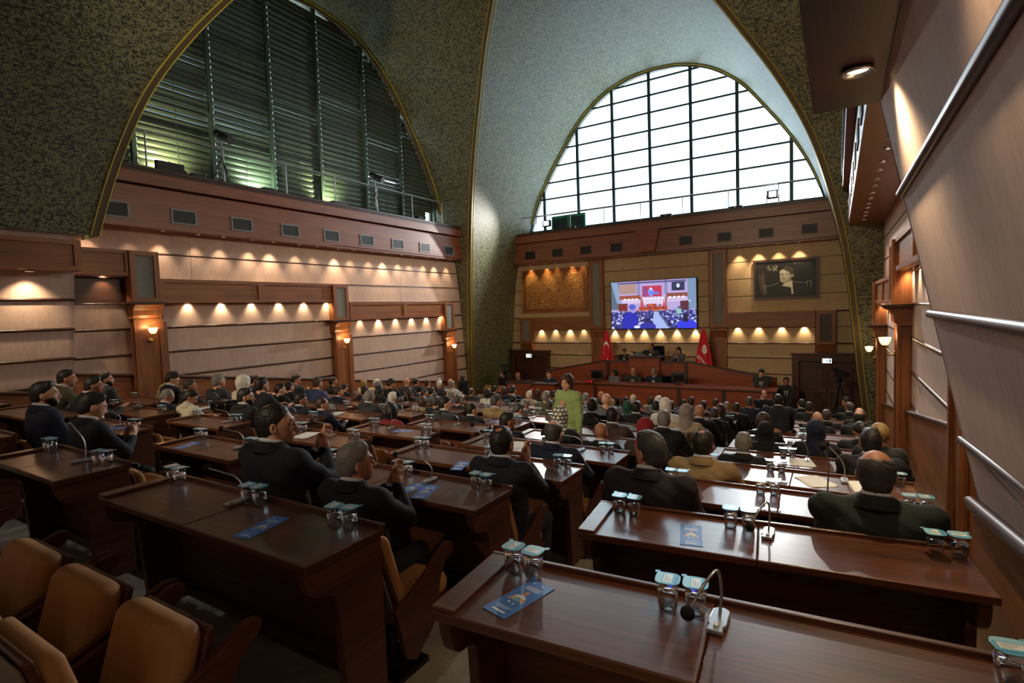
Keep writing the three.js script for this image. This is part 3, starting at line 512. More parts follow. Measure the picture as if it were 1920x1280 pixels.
{ const g = group('air_unit', [-9.35, 4.9, -20.02]); tag(g, 'green framed louvred unit in the bottom of the front window', 'air unit'); mesh('frame', [bxr(-0.75, 0.75, 0.5, 0.6, -0.03, 0.05), bxr(-0.75, -0.69, 0, 0.5, -0.03, 0.05), bxr(-0.03, 0.03, 0, 0.5, -0.03, 0.05), bxr(0.69, 0.75, 0, 0.5, -0.03, 0.05)], std({ color: 0x2f9a7c, roughness: 0.5 }), g); for (let k = 0; k < 9; k++) { mesh('louvre', bx(0.65, 0.035, 0.03, -0.36, 0.04 + k * 0.053, 0.01), MAT.mullion, g); mesh('louvre', bx(0.65, 0.035, 0.03, 0.36, 0.04 + k * 0.053, 0.01), MAT.mullion, g); } mesh('back_panel', bxr(-0.72, 0.72, 0, 0.52, -0.04, -0.02), MAT.mullion, g); }
// ---- doors with exit signs
function door(n, x0, x1, label) {
  const g = struct(group('door_' + n, [0, 0, ZF]), label), t = -0.05, w = 0.2;
  mesh('frame', [bxr(x0, x0 + w, FLOOR_F, t, 0, 0.24), bxr(x1 - w, x1, FLOOR_F, t, 0, 0.24), bxr(x0 + w, x1 - w, t - w, t, 0, 0.24)], MAT.doorWood, g);
  mesh('frame_cap', bxr(x0 - 0.04, x1 + 0.04, t, t + 0.06, 0, 0.3), MAT.doorWood, g);
  const m = (x0 + x1) / 2;
  for (const [a, b, s] of [[x0 + w, m - 0.005, 1], [m + 0.005, x1 - w, -1]]) {
    const l = mesh('door_leaf', bxr(a, b, FLOOR_F, t - w, 0.02, 0.08), MAT.doorWood, g);
    for (const [p, q] of [[0.1, 0.75], [0.9, 1.75]]) mesh('leaf_panel', rbx(b - a - 0.2, q - p, 0.03, 0.012, (a + b) / 2, FLOOR_F + (p + q) / 2, 0.085), MAT.doorWood, l);
    mesh('door_handle', [cyl(0.02, 0.02, 0.05, 0, 0, 0).rotateX(Math.PI / 2).translate(s > 0 ? b - 0.08 : a + 0.08, FLOOR_F + 1.02, 0.1), rod([s > 0 ? b - 0.08 : a + 0.08, FLOOR_F + 1.02, 0.12], [s > 0 ? b - 0.18 : a + 0.18, FLOOR_F + 1.02, 0.12], 0.01)], MAT.brass, l);
  }
}
door(1, -11.95, -10.15, 'dark double door near the inscription'); door(2, -1.25, 0.72, 'dark double door near the portrait');
{
  const c = document.createElement('canvas'); c.width = 256; c.height = 128; const q = c.getContext('2d');
  q.fillStyle = '#eef4f6'; q.fillRect(0, 0, 256, 128); q.strokeStyle = '#2a5a56'; q.lineWidth = 12; q.lineCap = 'round';
  q.beginPath(); q.moveTo(150, 40); q.lineTo(120, 62); q.lineTo(140, 84); q.lineTo(122, 110); q.moveTo(120, 62); q.lineTo(92, 58); q.moveTo(120, 70); q.lineTo(98, 96); q.moveTo(146, 46); q.lineTo(172, 62); q.stroke(); q.fillStyle = '#2a5a56'; q.beginPath(); q.arc(160, 26, 11, 0, 7); q.fill(); q.fillRect(190, 16, 44, 96); q.beginPath(); q.moveTo(20, 64); q.lineTo(52, 40); q.lineTo(52, 88); q.fill();
  const t = new THREE.CanvasTexture(c); t.colorSpace = THREE.SRGBColorSpace;
  const m = std({ color: 0x222222, emissive: rgb(1, 1, 1), emissiveMap: t, emissiveIntensity: 1.5, roughness: 0.4 });
  for (const [x, lab] of [[-11.0, 'inscription'], [-0.27, 'portrait']]) {
    const g = group('exit_sign', [x, -0.22, ZF + 0.3]); tag(g, `small lit white exit sign with a running figure over the ${lab}-side door`, 'exit sign');
    mesh('case', rbx(0.27, 0.16, 0.05, 0.01), MAT.white, g); const f = mesh('sign_face', new THREE.PlaneGeometry(0.25, 0.14), m, g); f.position.z = 0.0262; mesh('hanger', rod([0, 0.08, 0], [0, 0.14, -0.02], 0.006), MAT.steel, g);
  }
}
// ---- video screen
{
  const c = document.createElement('canvas'); c.width = 960; c.height = 540; const q = c.getContext('2d'), r = rng(5);
  const R = (x, y, w, h, f) => { q.fillStyle = f; q.fillRect(x, y, w, h); };
  R(0, 0, 960, 540, '#b9a6c8'); R(0, 0, 95, 320, '#5d6c74'); R(870, 0, 90, 330, '#7d94a6');
  q.fillStyle = '#8fa4b4'; q.beginPath(); q.moveTo(0, 0); q.lineTo(80, 0); q.lineTo(110, 250); q.lineTo(70, 250); q.fill();
  R(100, 30, 200, 110, '#b58f7c'); R(310, 0, 34, 160, '#8d8aa8'); R(620, 0, 34, 160, '#8d8aa8'); R(100, 10, 760, 18, '#5c4d78');
  R(370, 60, 220, 120, '#c8304a'); R(382, 70, 40, 100, '#8c4a86'); q.fillStyle = '#7f98e0'; q.beginPath(); q.ellipse(470, 130, 34, 46, 0, 0, 7); q.fill(); R(450, 130, 110, 26, '#6d7fd0'); q.fillStyle = '#f0d8e0'; q.beginPath(); q.arc(468, 92, 14, 0, 7); q.fill();
  R(700, 30, 140, 95, '#2e3350'); q.fillStyle = '#dfe2ee'; q.beginPath(); q.ellipse(770, 72, 18, 24, 0, 0, 7); q.fill(); R(745, 96, 52, 26, '#1a1d30');
  R(100, 160, 250, 44, '#a0523a'); R(640, 150, 230, 44, '#8d4a3a'); for (let k = 0; k < 4; k++) { q.fillStyle = '#fff2d8'; q.beginPath(); q.arc(165 + k * 45, 214, 20, Math.PI, 0); q.fill(); q.beginPath(); q.arc(680 + k * 48, 204, 20, Math.PI, 0); q.fill(); }
  R(130, 214, 220, 40, '#d9c4d4'); R(650, 204, 220, 44, '#d4bcd0'); for (let k = 0; k < 6; k++) { q.fillStyle = '#fff4e0'; q.beginPath(); q.arc(390 + k * 42, 206, 18, Math.PI, 0); q.fill(); } R(365, 206, 260, 60, '#e2cfd8');
  R(350, 190, 16, 110, '#b05030'); R(628, 190, 16, 110, '#b05030'); q.fillStyle = '#e8455a'; q.beginPath(); q.moveTo(372, 200); q.lineTo(360, 300); q.lineTo(390, 300); q.fill(); q.beginPath(); q.moveTo(612, 200); q.lineTo(600, 300); q.lineTo(630, 300); q.fill();
  R(85, 250, 110, 90, '#7a2a22'); R(790, 240, 90, 110, '#5a2430'); R(880, 236, 20, 14, '#e8eef8');
  R(430, 262, 100, 60, '#c9552f'); R(330, 290, 320, 55, '#b4472a'); R(300, 330, 380, 30, '#c8603a');
  for (let k = 0; k < 9; k++) { R(420 + k * 26 * (k % 2 ? 1 : 0.9), 268 + (k % 3) * 30, 14, 18, '#1f1c3a'); }
  R(0, 345, 960, 195, '#3a3a74'); q.fillStyle = '#a9b8dc'; q.beginPath(); q.moveTo(500, 350); q.lineTo(545, 350); q.lineTo(690, 540); q.lineTo(470, 540); q.fill();
  for (let k = 0; k < 520; k++) { const y = 335 + Math.pow(r(), 1.6) * 200, x = r() * 960; if (x > 480 + (y - 350) * 0.1 && x < 555 + (y - 350) * 0.75) continue; const s = 5 + (y - 330) * 0.06; q.fillStyle = ['#1c1a44', '#26286a', '#d9dcf2', '#3f4fb0', '#8a7fb8', '#cfd8f4', '#2b2050', '#6d6fc0'][(r() * 8) | 0]; q.beginPath(); q.ellipse(x, y, s, s * (0.7 + r() * 0.6), 0, 0, 7); q.fill(); }
  for (let k = 0; k < 9; k++) { R(560 + k * 17, 372 + k * 17, 9, 26 + k * 8, '#22142c'); }
  q.fillStyle = '#2428a4'; q.beginPath(); q.moveTo(130, 540); q.lineTo(138, 420); q.quadraticCurveTo(160, 350, 230, 348); q.quadraticCurveTo(300, 352, 312, 420); q.lineTo(318, 540); q.fill();
  q.fillStyle = '#a58ec4'; q.beginPath(); q.ellipse(262, 316, 34, 46, 0.1, 0, 7); q.fill(); q.fillStyle = '#5560b8'; q.beginPath(); q.ellipse(250, 292, 40, 32, 0, 0, 7); q.fill(); q.fillStyle = '#f0e6f8'; q.beginPath(); q.ellipse(300, 520, 34, 16, 0, 0, 7); q.fill();
  q.fillStyle = '#2a2f96'; q.beginPath(); q.ellipse(430, 520, 90, 46, 0, 0, 7); q.fill(); q.fillStyle = '#181a58'; q.beginPath(); q.arc(428, 444, 28, 0, 7); q.fill();
  q.fillStyle = '#3038d0'; q.beginPath(); q.ellipse(860, 510, 110, 60, 0, 0, 7); q.fill(); R(820, 380, 50, 90, '#14122c'); q.fillStyle = '#8cc8a8'; q.beginPath(); q.ellipse(775, 350, 26, 36, 0, 0, 7); q.fill(); q.fillStyle = '#5a4a70'; q.beginPath(); q.arc(775, 312, 14, 0, 7); q.fill();
  const t = new THREE.CanvasTexture(c); t.colorSpace = THREE.SRGBColorSpace;
  const g = group('video_screen', [-5.8, 1.735, ZF + 0.16]); tag(g, 'large lit video screen showing the hall, mounted above the rostrum', 'screen');
  mesh('cabinet', rbx(3.2, 1.8, 0.1, 0.01, 0, 0, -0.02), MAT.black, g);
  const f = mesh('screen_face', new THREE.PlaneGeometry(3.14, 1.76), std({ color: 0x050505, emissive: rgb(0.86, 0.9, 1.1), emissiveMap: t, emissiveIntensity: 1.15, roughness: 0.5 }), g); f.position.z = 0.0315;
  const L = new THREE.RectAreaLight(rgb(0.7, 0.66, 1), 0.35, 3.1, 1.7); L.name = 'screen_light'; L.position.set(0, 0, 0.05); L.lookAt(0, 0, 5); L.rotation.y = Math.PI; g.add(L);
}
// ---- portrait: a plain monochrome figure in an armchair
{
  const c = document.createElement('canvas'); c.width = 640; c.height = 444; const q = c.getContext('2d'), r = rng(3);
  q.fillStyle = '#12110d'; q.fillRect(0, 0, 640, 444);
  const blob = (x, y, rx, ry, rot, col) => { q.fillStyle = col; q.beginPath(); q.ellipse(x, y, rx, ry, rot, 0, 7); q.fill(); };
  for (let k = 0; k < 50; k++) blob(130 + r() * 110, 50 + r() * 70, 2 + r() * 8, 2 + r() * 5, r(), `rgba(200,195,170,${0.3 + r() * 0.5})`);
  for (let k = 0; k < 26; k++) blob(330 + r() * 190, 14 + r() * 30, 2 + r() * 5, 2 + r() * 6, r(), `rgba(190,186,165,${0.2 + r() * 0.4})`);
  for (let k = 0; k < 110; k++) { q.strokeStyle = `rgba(120,98,78,${0.12 + r() * 0.25})`; q.lineWidth = 2; q.beginPath(); const x = 24 + r() * 70; q.moveTo(x, 110 + r() * 70); q.lineTo(x + 36 * r(), 330 + r() * 70); q.stroke(); }
  q.strokeStyle = '#a49e8a'; q.lineWidth = 5; q.beginPath(); q.moveTo(84, 410); q.lineTo(90, 292); q.lineTo(108, 292); q.lineTo(108, 400); q.moveTo(108, 306); q.quadraticCurveTo(180, 304, 250, 262); q.moveTo(392, 250); q.quadraticCurveTo(450, 282, 545, 278); q.moveTo(545, 330); q.lineTo(545, 262); q.lineTo(584, 262); q.lineTo(584, 340); q.stroke();
  q.fillStyle = '#1b1a16'; q.beginPath(); q.moveTo(96, 444); q.quadraticCurveTo(150, 322, 270, 306); q.lineTo(400, 270); q.quadraticCurveTo(560, 318, 600, 444); q.fill();
  q.fillStyle = '#8f8772'; q.fillRect(300, 232, 84, 66); q.fillStyle = '#d2ccb8'; q.beginPath(); q.moveTo(282, 306); q.lineTo(306, 276); q.lineTo(392, 248); q.lineTo(402, 410); q.lineTo(384, 412); q.lineTo(378, 330); q.fill();
  blob(324, 176, 62, 84, 0.08, '#9d947e'); blob(306, 180, 46, 78, 0.08, '#bdb59e'); blob(300, 232, 40, 34, 0, '#b3ab94'); blob(296, 140, 40, 34, 0, '#c8c1ab'); blob(394, 182, 13, 24, 0, '#9d947e');
  blob(352, 104, 58, 30, 0.4, '#3a352b'); blob(384, 138, 22, 40, -0.15, '#3a352b'); q.fillStyle = '#544d40'; q.fillRect(266, 156, 34, 6); q.fillRect(316, 154, 38, 6); blob(282, 170, 10, 5, 0, '#4a4438'); blob(334, 168, 11, 5, 0, '#4a4438'); q.fillStyle = '#978e78'; q.fillRect(296, 166, 9, 40); blob(298, 208, 14, 6, 0, '#978e78'); q.fillStyle = '#7a715f'; q.fillRect(278, 230, 42, 5);
  const t = new THREE.CanvasTexture(c); t.colorSpace = THREE.SRGBColorSpace;
  const g = group('framed_portrait', [-1.44, 2.415, ZF + 0.05]); tag(g, 'large framed monochrome portrait of a seated figure on the front wall', 'portrait');
  const w = 1.9, h = 1.32; mesh('frame', [bx(w, 0.07, 0.07, 0, h / 2 - 0.035, 0), bx(w, 0.07, 0.07, 0, -h / 2 + 0.035, 0), bx(0.07, h - 0.14, 0.07, -w / 2 + 0.035, 0, 0), bx(0.07, h - 0.14, 0.07, w / 2 - 0.035, 0, 0)], MAT.dark, g);
  const f = mesh('print', new THREE.PlaneGeometry(w - 0.14, h - 0.14), std({ map: t, roughness: 0.5 }), g); f.position.z = 0.012; mesh('backing', bx(w - 0.1, h - 0.1, 0.02, 0, 0, -0.01), MAT.black, g);
}
// ---- carved inscription
{
  const r = rng(8), Wp = 1024, Hp = 640, gl = new Float32Array(Wp * Hp);
  for (let row = 0; row < 22; row++) { let x = 40; const y = 60 + row * 25; while (x < Wp - 46) { if (r() < 0.16) { x += 12; continue; } const w = 5 + r() * 8, kind = r(); for (let a = 0; a < w; a++) for (let b = 0; b < 15; b++) { const edge = kind < 0.4 ? (a < 2 || b < 2 || b > 12) : kind < 0.7 ? (a < 2 || a > w - 3 || Math.abs(b - 7) < 1.5) : (Math.abs(a - w / 2) < 1.5 || b < 2); if (edge) gl[(y + b) * Wp + ((x + a) | 0)] = 1; } x += w + 4; } }
  const t = dataTex(Wp, Hp, (x, y) => { const g = gl[(Hp - 1 - y) * Wp + x]; const n = vnoise(x / 60, y / 8, 12, 17, 80) * 0.6 + vnoise(x / 9, y / 3, 13, 113, 213) * 0.4; return g ? [214, 172, 84] : mixc([150, 92, 40], [106, 60, 24], n); });
  const bt = dataTex(Wp, Hp, (x, y) => { const g = gl[(Hp - 1 - y) * Wp + x] * 255; return [g, g, g]; }, false);
  const g = group('inscription_panel', [-9.87, 2.45, ZF + 0.05]); tag(g, 'wide carved wooden inscription panel with rows of gold letters', 'plaque');
  mesh('board', rbx(2.96, 1.78, 0.05, 0.01), MAT.wood, g); const f = mesh('lettering', new THREE.PlaneGeometry(2.84, 1.66), std({ map: t, bumpMap: bt, bumpScale: 0.006, roughness: 0.35, metalness: 0.25 }), g); f.position.z = 0.0262;
  mesh('border', [bx(2.96, 0.05, 0.02, 0, 0.865, 0.03), bx(2.96, 0.05, 0.02, 0, -0.865, 0.03), bx(0.05, 1.68, 0.02, -1.455, 0, 0.03), bx(0.05, 1.68, 0.02, 1.455, 0, 0.03)], MAT.wood, g);
}
// ================= SEATING =================
const ORD = ['first', 'second', 'third', 'fourth', 'fifth', 'sixth', 'seventh', 'eighth', 'ninth', 'tenth', 'eleventh', 'twelfth', 'thirteenth', 'fourteenth'];
const BLOCKS = {
  A: { x: [-1.13, 0.5], seats: [-0.86, -0.31, 0.24], cups: [-0.96, -0.41, 0.4], where: 'block along the wall opposite the blinds', own: 'right-hand wall block' },
  B: { x: [-3.5, -1.73], seats: [-3.16, -2.6, -2.03], cups: [-3.33, -2.56, -1.9], where: 'second block from the wall opposite the blinds' },
  C: { x: [-5.3, -4.1], seats: [-4.98, -4.42], cups: [-5.12, -4.25], where: 'block on the portrait side of the central aisle' },
  D: { x: [-7.4, -6.2], seats: [-7.08, -6.52], cups: [-7.22, -6.36], where: 'block on the inscription side of the central aisle' },
  E: { x: [-9.77, -7.99], seats: [-9.46, -8.88, -8.3], cups: [-9.6, -8.85, -8.15], where: 'second block from the blinds wall' },
  F: { x: [-11.75, -10.35], seats: [-11.35, -10.75], cups: [-11.55, -10.5], where: 'block along the blinds wall' },
};
const rowName = i => `${ORD[ROWS - 1 - i]} row from the rostrum`;
const DESK_TOP = 0.74, DZ0 = -1.26, DZ1 = -1.68; // near and far edge of a desk in its row
const skew = (k, i) => k === 'A' ? [0.07, 0.1, 0.04][i] || 0 : 0, deskDz = (k, i, x) => -(x + 1.13) * Math.tan(skew(k, i)); // the rearmost desks by the wall stand a little askew
// desks
const deskProto = {};
function makeDesk(w) {
  const g = new THREE.Group();
  const P = (name, geo, mat, parent = g) => mesh(name, geo, mat, parent);
  const zm = (DZ0 + DZ1) / 2, dep = DZ0 - DZ1;
  for (const s of [-1, 1]) P('top_board', rbx(w / 2 - 0.002, 0.034, dep, 0.006, s * w / 4, DESK_TOP - 0.017, zm), MAT.desk);
  P('edge_strip', rbx(0.085, 0.016, dep - 0.004, 0.004, -w / 2 + 0.045, DESK_TOP + 0.008, zm, 1), MAT.desk);
  P('back_lip', rbx(w, 0.03, 0.022, 0.005, 0, DESK_TOP + 0.003, DZ1 + 0.006, 1), MAT.desk);
  P('apron', bxr(-w / 2 + 0.04, w / 2 - 0.04, 0.6, DESK_TOP - 0.034, DZ1 + 0.06, DZ1 + 0.085), MAT.deskBody);
  P('front_panel', bxr(-w / 2 + 0.03, w / 2 - 0.03, 0.02, DESK_TOP - 0.034, DZ1 + 0.015, DZ1 + 0.04), MAT.deskBody);
  // end panel: arm under the top with a rounded nose, then a narrower leg
  const o = new THREE.Shape(); const t = DESK_TOP - 0.034;
  o.moveTo(-DZ1 - 0.005, t); o.lineTo(-DZ0 + 0.01, t); o.quadraticCurveTo(-DZ0 + 0.015, t - 0.12, -DZ0 + 0.09, t - 0.13); o.quadraticCurveTo(-DZ0 + 0.15, t - 0.13, -DZ0 + 0.17, t - 0.18); o.lineTo(-DZ0 + 0.2, 0); o.lineTo(-DZ1 - 0.005, 0); o.closePath();
  for (const s of [-1, 1]) { const e = new THREE.ExtrudeGeometry(o, { depth: 0.035, bevelEnabled: true, bevelSize: 0.004, bevelThickness: 0.004, bevelSegments: 1, curveSegments: 8 }); e.rotateY(Math.PI / 2); e.translate(s * (w / 2 - 0.045) - 0.0175, 0, 0); P('end_panel', e, MAT.deskBody); }
  P('knee_rail', bxr(-w / 2 + 0.07, w / 2 - 0.07, 0.1, 0.13, DZ1 + 0.05, DZ1 + 0.09), MAT.dark);
  scene.remove(g); return g;
}
for (const [k, b] of Object.entries(BLOCKS)) for (let i = 0; i < ROWS; i++) {
  if ((k === 'F' || k === 'E') && i < 1) continue; if (k === 'D' && i < 0) continue;
  const w = b.x[1] - b.x[0], key = w.toFixed(2); deskProto[key] = deskProto[key] || makeDesk(w);
  const d = deskProto[key].clone(); d.name = numbered('bench_desk'); d.position.set((b.x[0] + b.x[1]) / 2, rowY(i), rowZ(i)); { const t = skew(k, i); d.rotation.y = t; const pz = (DZ0 + DZ1) / 2; d.position.z += deskDz(k, i, d.position.x) + pz - pz * Math.cos(t); d.position.x -= pz * Math.sin(t); } scene.add(d);
  tag(d, `dark polished wooden desk, ${rowName(i)}, ${{ A: 'right wall block', B: 'second block', C: 'portrait-side aisle block', D: 'inscription-side aisle block', E: 'fifth block', F: 'blinds wall block' }[k]}`, 'desk', 'bench desks in stepped rows');
}
// tip-up chairs
function makeChair(up, ext = 0) {
  const g = new THREE.Group(), P = (n, q, m) => mesh(n, q, m, g);
  const bend = (q, H) => { const p = q.attributes.position; for (let i = 0; i < p.count; i++) { const y = p.getY(i), x = p.getX(i); p.setZ(i, p.getZ(i) - 0.03 * Math.pow(x / 0.23, 2)); if (y > 0) p.setX(i, x * (1 - 0.16 * Math.pow(y / H, 3))); } return q; };
  const back = bend(rbx(0.45, 0.46, 0.075, 0.034, 0, 0, 0, 2), 0.23); back.rotateX(0.24); back.translate(0, 0.565, 0.1 + ext); P('backrest', back, MAT.tan);
  const sh = bend(rbx(0.465, 0.49, 0.026, 0.012, 0, 0, 0, 1), 0.245);
  const edge = sh.clone(); edge.rotateX(0.24); edge.translate(0, 0.56, 0.143 + ext); P('back_shell', edge, MAT.chairWood);
  const pad = sh.clone(); pad.scale(0.93, 0.94, 0.6); pad.rotateX(0.24); pad.translate(0, 0.56, 0.154 + ext); P('back_panel', pad, MAT.chairBack);
  const seat = rbx(0.45, 0.12, 0.4, 0.058, 0, 0.035, -0.18, 3); { const p = seat.attributes.position; for (let i = 0; i < p.count; i++) { const z = p.getZ(i); if (z < -0.18) p.setX(i, p.getX(i) * (1 - 0.14 * Math.pow((-0.18 - z) / 0.2, 3))); } }
  const ss = rbx(0.44, 0.03, 0.38, 0.012, 0, -0.03, -0.17, 1);
  for (const q of [seat, ss]) { if (up) q.rotateX(1.3); else q.rotateX(0.05); q.translate(0, up ? 0.315 : 0.33, up ? -0.02 : 0.03); }
  P('seat', seat, MAT.tan); P('seat_shell', ss, MAT.chairWood);
  const o = new THREE.Shape(); o.moveTo(-0.14 - ext, 0.45); o.quadraticCurveTo(0.05, 0.51, 0.2, 0.615); o.quadraticCurveTo(0.26, 0.645, 0.29, 0.62); o.quadraticCurveTo(0.29, 0.575, 0.24, 0.56); o.quadraticCurveTo(0.17, 0.5, 0.165, 0.38); o.lineTo(0.14, 0.28); o.lineTo(-0.02, 0.16); o.lineTo(-0.08 - ext, 0.2); o.closePath();
  for (const s of [-1, 1]) { const e = new THREE.ExtrudeGeometry(o, { depth: 0.02, bevelEnabled: true, bevelSize: 0.005, bevelThickness: 0.005, bevelSegments: 2, curveSegments: 6 }); e.rotateY(Math.PI / 2); e.translate(s * 0.255 - 0.01, 0, 0); P('arm', e, MAT.chairWood); }
  P('pedestal', [bxr(-0.25, 0.25, 0.2, 0.24, -0.1, -0.04), bxr(-0.03, 0.03, 0.03, 0.22, -0.1, -0.04)], MAT.black); P('foot', bx(0.34, 0.03, 0.22, 0, 0.015, -0.07), MAT.black);
  scene.remove(g); return g;
}
const CH = -0.8; // chair origin in its row
const taken = new Set();
const chairUp = makeChair(true), chairDown = makeChair(false), chairRear = makeChair(true, 0.15); // the rearmost chairs have room to recline
function placeChairs() {
  for (const [k, b] of Object.entries(BLOCKS)) for (let i = 0; i < ROWS; i++) b.seats.forEach((x, j) => {
    const occ = taken.has(k + i + j);
    if (!occ && (i > 10 || (k === 'A' && i === 0) || (k === 'D' && i < 1) || (k > 'D' && i < 1))) return;
    const c = (occ ? chairDown : i === 0 ? chairRear : chairUp).clone(); c.name = numbered('tip_up_chair'); c.position.set(x, rowY(i), rowZ(i) + CH + (i ? deskDz(k, i - 1, x) : 0)); scene.add(c);
    tag(c, '', 'chair', 'tan tip-up chairs behind the desks');
    const bn = { A: 'right wall block', B: 'second block', C: 'portrait-side aisle block', D: 'inscription-side aisle block', E: 'fifth block', F: 'blinds wall block' }[k];
    c.userData.label = `${occ ? 'occupied' : 'empty'} tan chair, ${ORD[ROWS - 1 - i]} row from rostrum, ${bn}, ${j === 0 ? 'seat nearest blinds' : j === b.seats.length - 1 ? 'seat farthest from blinds' : 'middle seat'}`;
  });
}
// ---- sealed cups of water, in pairs
const cupMat = new THREE.MeshPhysicalMaterial({ color: 0xf4f8fa, roughness: 0.05, transmission: 1, thickness: 0, ior: 1.45 });
const waterMat = new THREE.MeshPhysicalMaterial({ color: 0xffffff, roughness: 0.0, transmission: 1, thickness: 0.06, ior: 1.33 });
const lidTex = (() => { const c = document.createElement('canvas'); c.width = 128; c.height = 128; const q = c.getContext('2d'); q.fillStyle = '#6fb4cc'; q.fillRect(0, 0, 128, 128); q.fillStyle = '#9fd2e0'; q.fillRect(8, 8, 112, 30); q.fillStyle = '#e9ebe4'; q.fillRect(22, 44, 84, 42); q.fillStyle = '#7d8a8c'; for (let k = 0; k < 3; k++) q.fillRect(30, 52 + k * 11, 66 - k * 14, 4); q.fillStyle = '#4a93b4'; q.fillRect(8, 98, 112, 16); const t = new THREE.CanvasTexture(c); t.colorSpace = THREE.SRGBColorSpace; return t; })();
const lidMat = std({ map: lidTex, roughness: 0.25, metalness: 0.15 });
const squircle = (r, k, n) => { const o = []; for (let i = 0; i < n; i++) { const a = i / n * Math.PI * 2, c = Math.cos(a), s = Math.sin(a), m = Math.pow(Math.pow(Math.abs(c), k) + Math.pow(Math.abs(s), k), -1 / k); o.push([c * m * r, s * m * r]); } return o; };
function makeCup(n) {
  const g = new THREE.Group(), rings = [[0.0, 0.0], [0.021, 0], [0.027, 0.004], [0.03, 0.02], [0.032, 0.07], [0.034, 0.098]], sq = squircle(1, 3.2, n);
  const side = (rr) => grid(n, rr.length - 1, (s, t) => { const k = Math.round(t * (rr.length - 1)), a = sq[Math.round(s * n) % n]; return [a[0] * rr[k][0], rr[k][1], a[1] * rr[k][0], s, t]; });
  mesh('cup_wall', side(rings), cupMat, g);
  const wr = [[0.0, 0.003], [0.02, 0.003], [0.0258, 0.006], [0.0286, 0.021], [0.0303, 0.066], [0.0, 0.066]]; mesh('water', side(wr), waterMat, g);
  const lid = new THREE.ExtrudeGeometry(new THREE.Shape(squircle(0.0375, 3.6, n).concat([]).map(p => new THREE.Vector2(...p))), { depth: 0.0016, bevelEnabled: true, bevelSize: 0.0006, bevelThickness: 0.0006, bevelSegments: 1 });
  { const p = lid.attributes.position, uv = lid.attributes.uv; for (let i = 0; i < p.count; i++) uv.setXY(i, p.getX(i) / 0.08 + 0.5, p.getY(i) / 0.08 + 0.5); } lid.rotateX(-Math.PI / 2); lid.translate(0, 0.098, 0); mesh('foil_lid', lid, lidMat, g);
  const tab = extrude([[0.026, 0.02], [0.047, 0.03], [0.044, 0.044], [0.03, 0.042]].map(p => p), 0.001); tab.rotateX(-Math.PI / 2); tab.translate(0, 0.0986, 0); mesh('pull_tab', tab, lidMat, g);
  scene.remove(g); return g;
}
const cupNear = makeCup(28), cupFar = makeCup(12);
const BN = { A: 'right wall block', B: 'second block', C: 'portrait-side aisle block', D: 'inscription-side aisle block', E: 'fifth block', F: 'blinds wall block' };
let nCups = 0;
function cupPair(k, i, x, z, j, r) {
  const yaw = (r() - 0.5) * 0.3 - 0.1;
  for (const s of [-1, 1]) {
    const c = (i < 4 ? cupNear : cupFar).clone(); c.name = numbered('water_cup'); c.position.set(x + s * 0.041 * Math.cos(yaw), rowY(i) + DESK_TOP + 0.0005, rowZ(i) + z + deskDz(k, i, x) + s * 0.041 * Math.sin(yaw)); c.rotation.y = yaw * -1 + (r() - 0.5) * 0.06; if (r() < 0.5) c.rotation.y += Math.PI / 2; scene.add(c); nCups++;
    tag(c, `clear sealed water cup, blue foil lid, ${ORD[ROWS - 1 - i]} row from rostrum, ${BN[k]}, ${j === 0 ? 'blinds-side' : j === BLOCKS[k].cups.length - 1 ? 'portrait-side' : 'middle'} pair`, 'cup', `paired water cups, ${ORD[ROWS - 1 - i]} row, ${BN[k]}`);
  }
}
{
  const r = rng(404);
  for (const [k, b] of Object.entries(BLOCKS)) for (let i = 0; i < ROWS; i++) b.cups.forEach((x, j) => {
    if ((k > 'D' && i < 2) || (k === 'D' && i < 1) || (k === 'F' && i < 3)) return;
    const keep = i < 4 || r() < (k === 'B' && j === 2 ? 1 : k === 'A' ? 0.75 : 0.62); if (!keep) return;
    if (nCups > 290) return;
    cupPair(k, i, x + (i > 1 ? (r() - 0.5) * 0.08 : 0), DZ1 + 0.085 + r() * 0.03, j, r);
  });
}
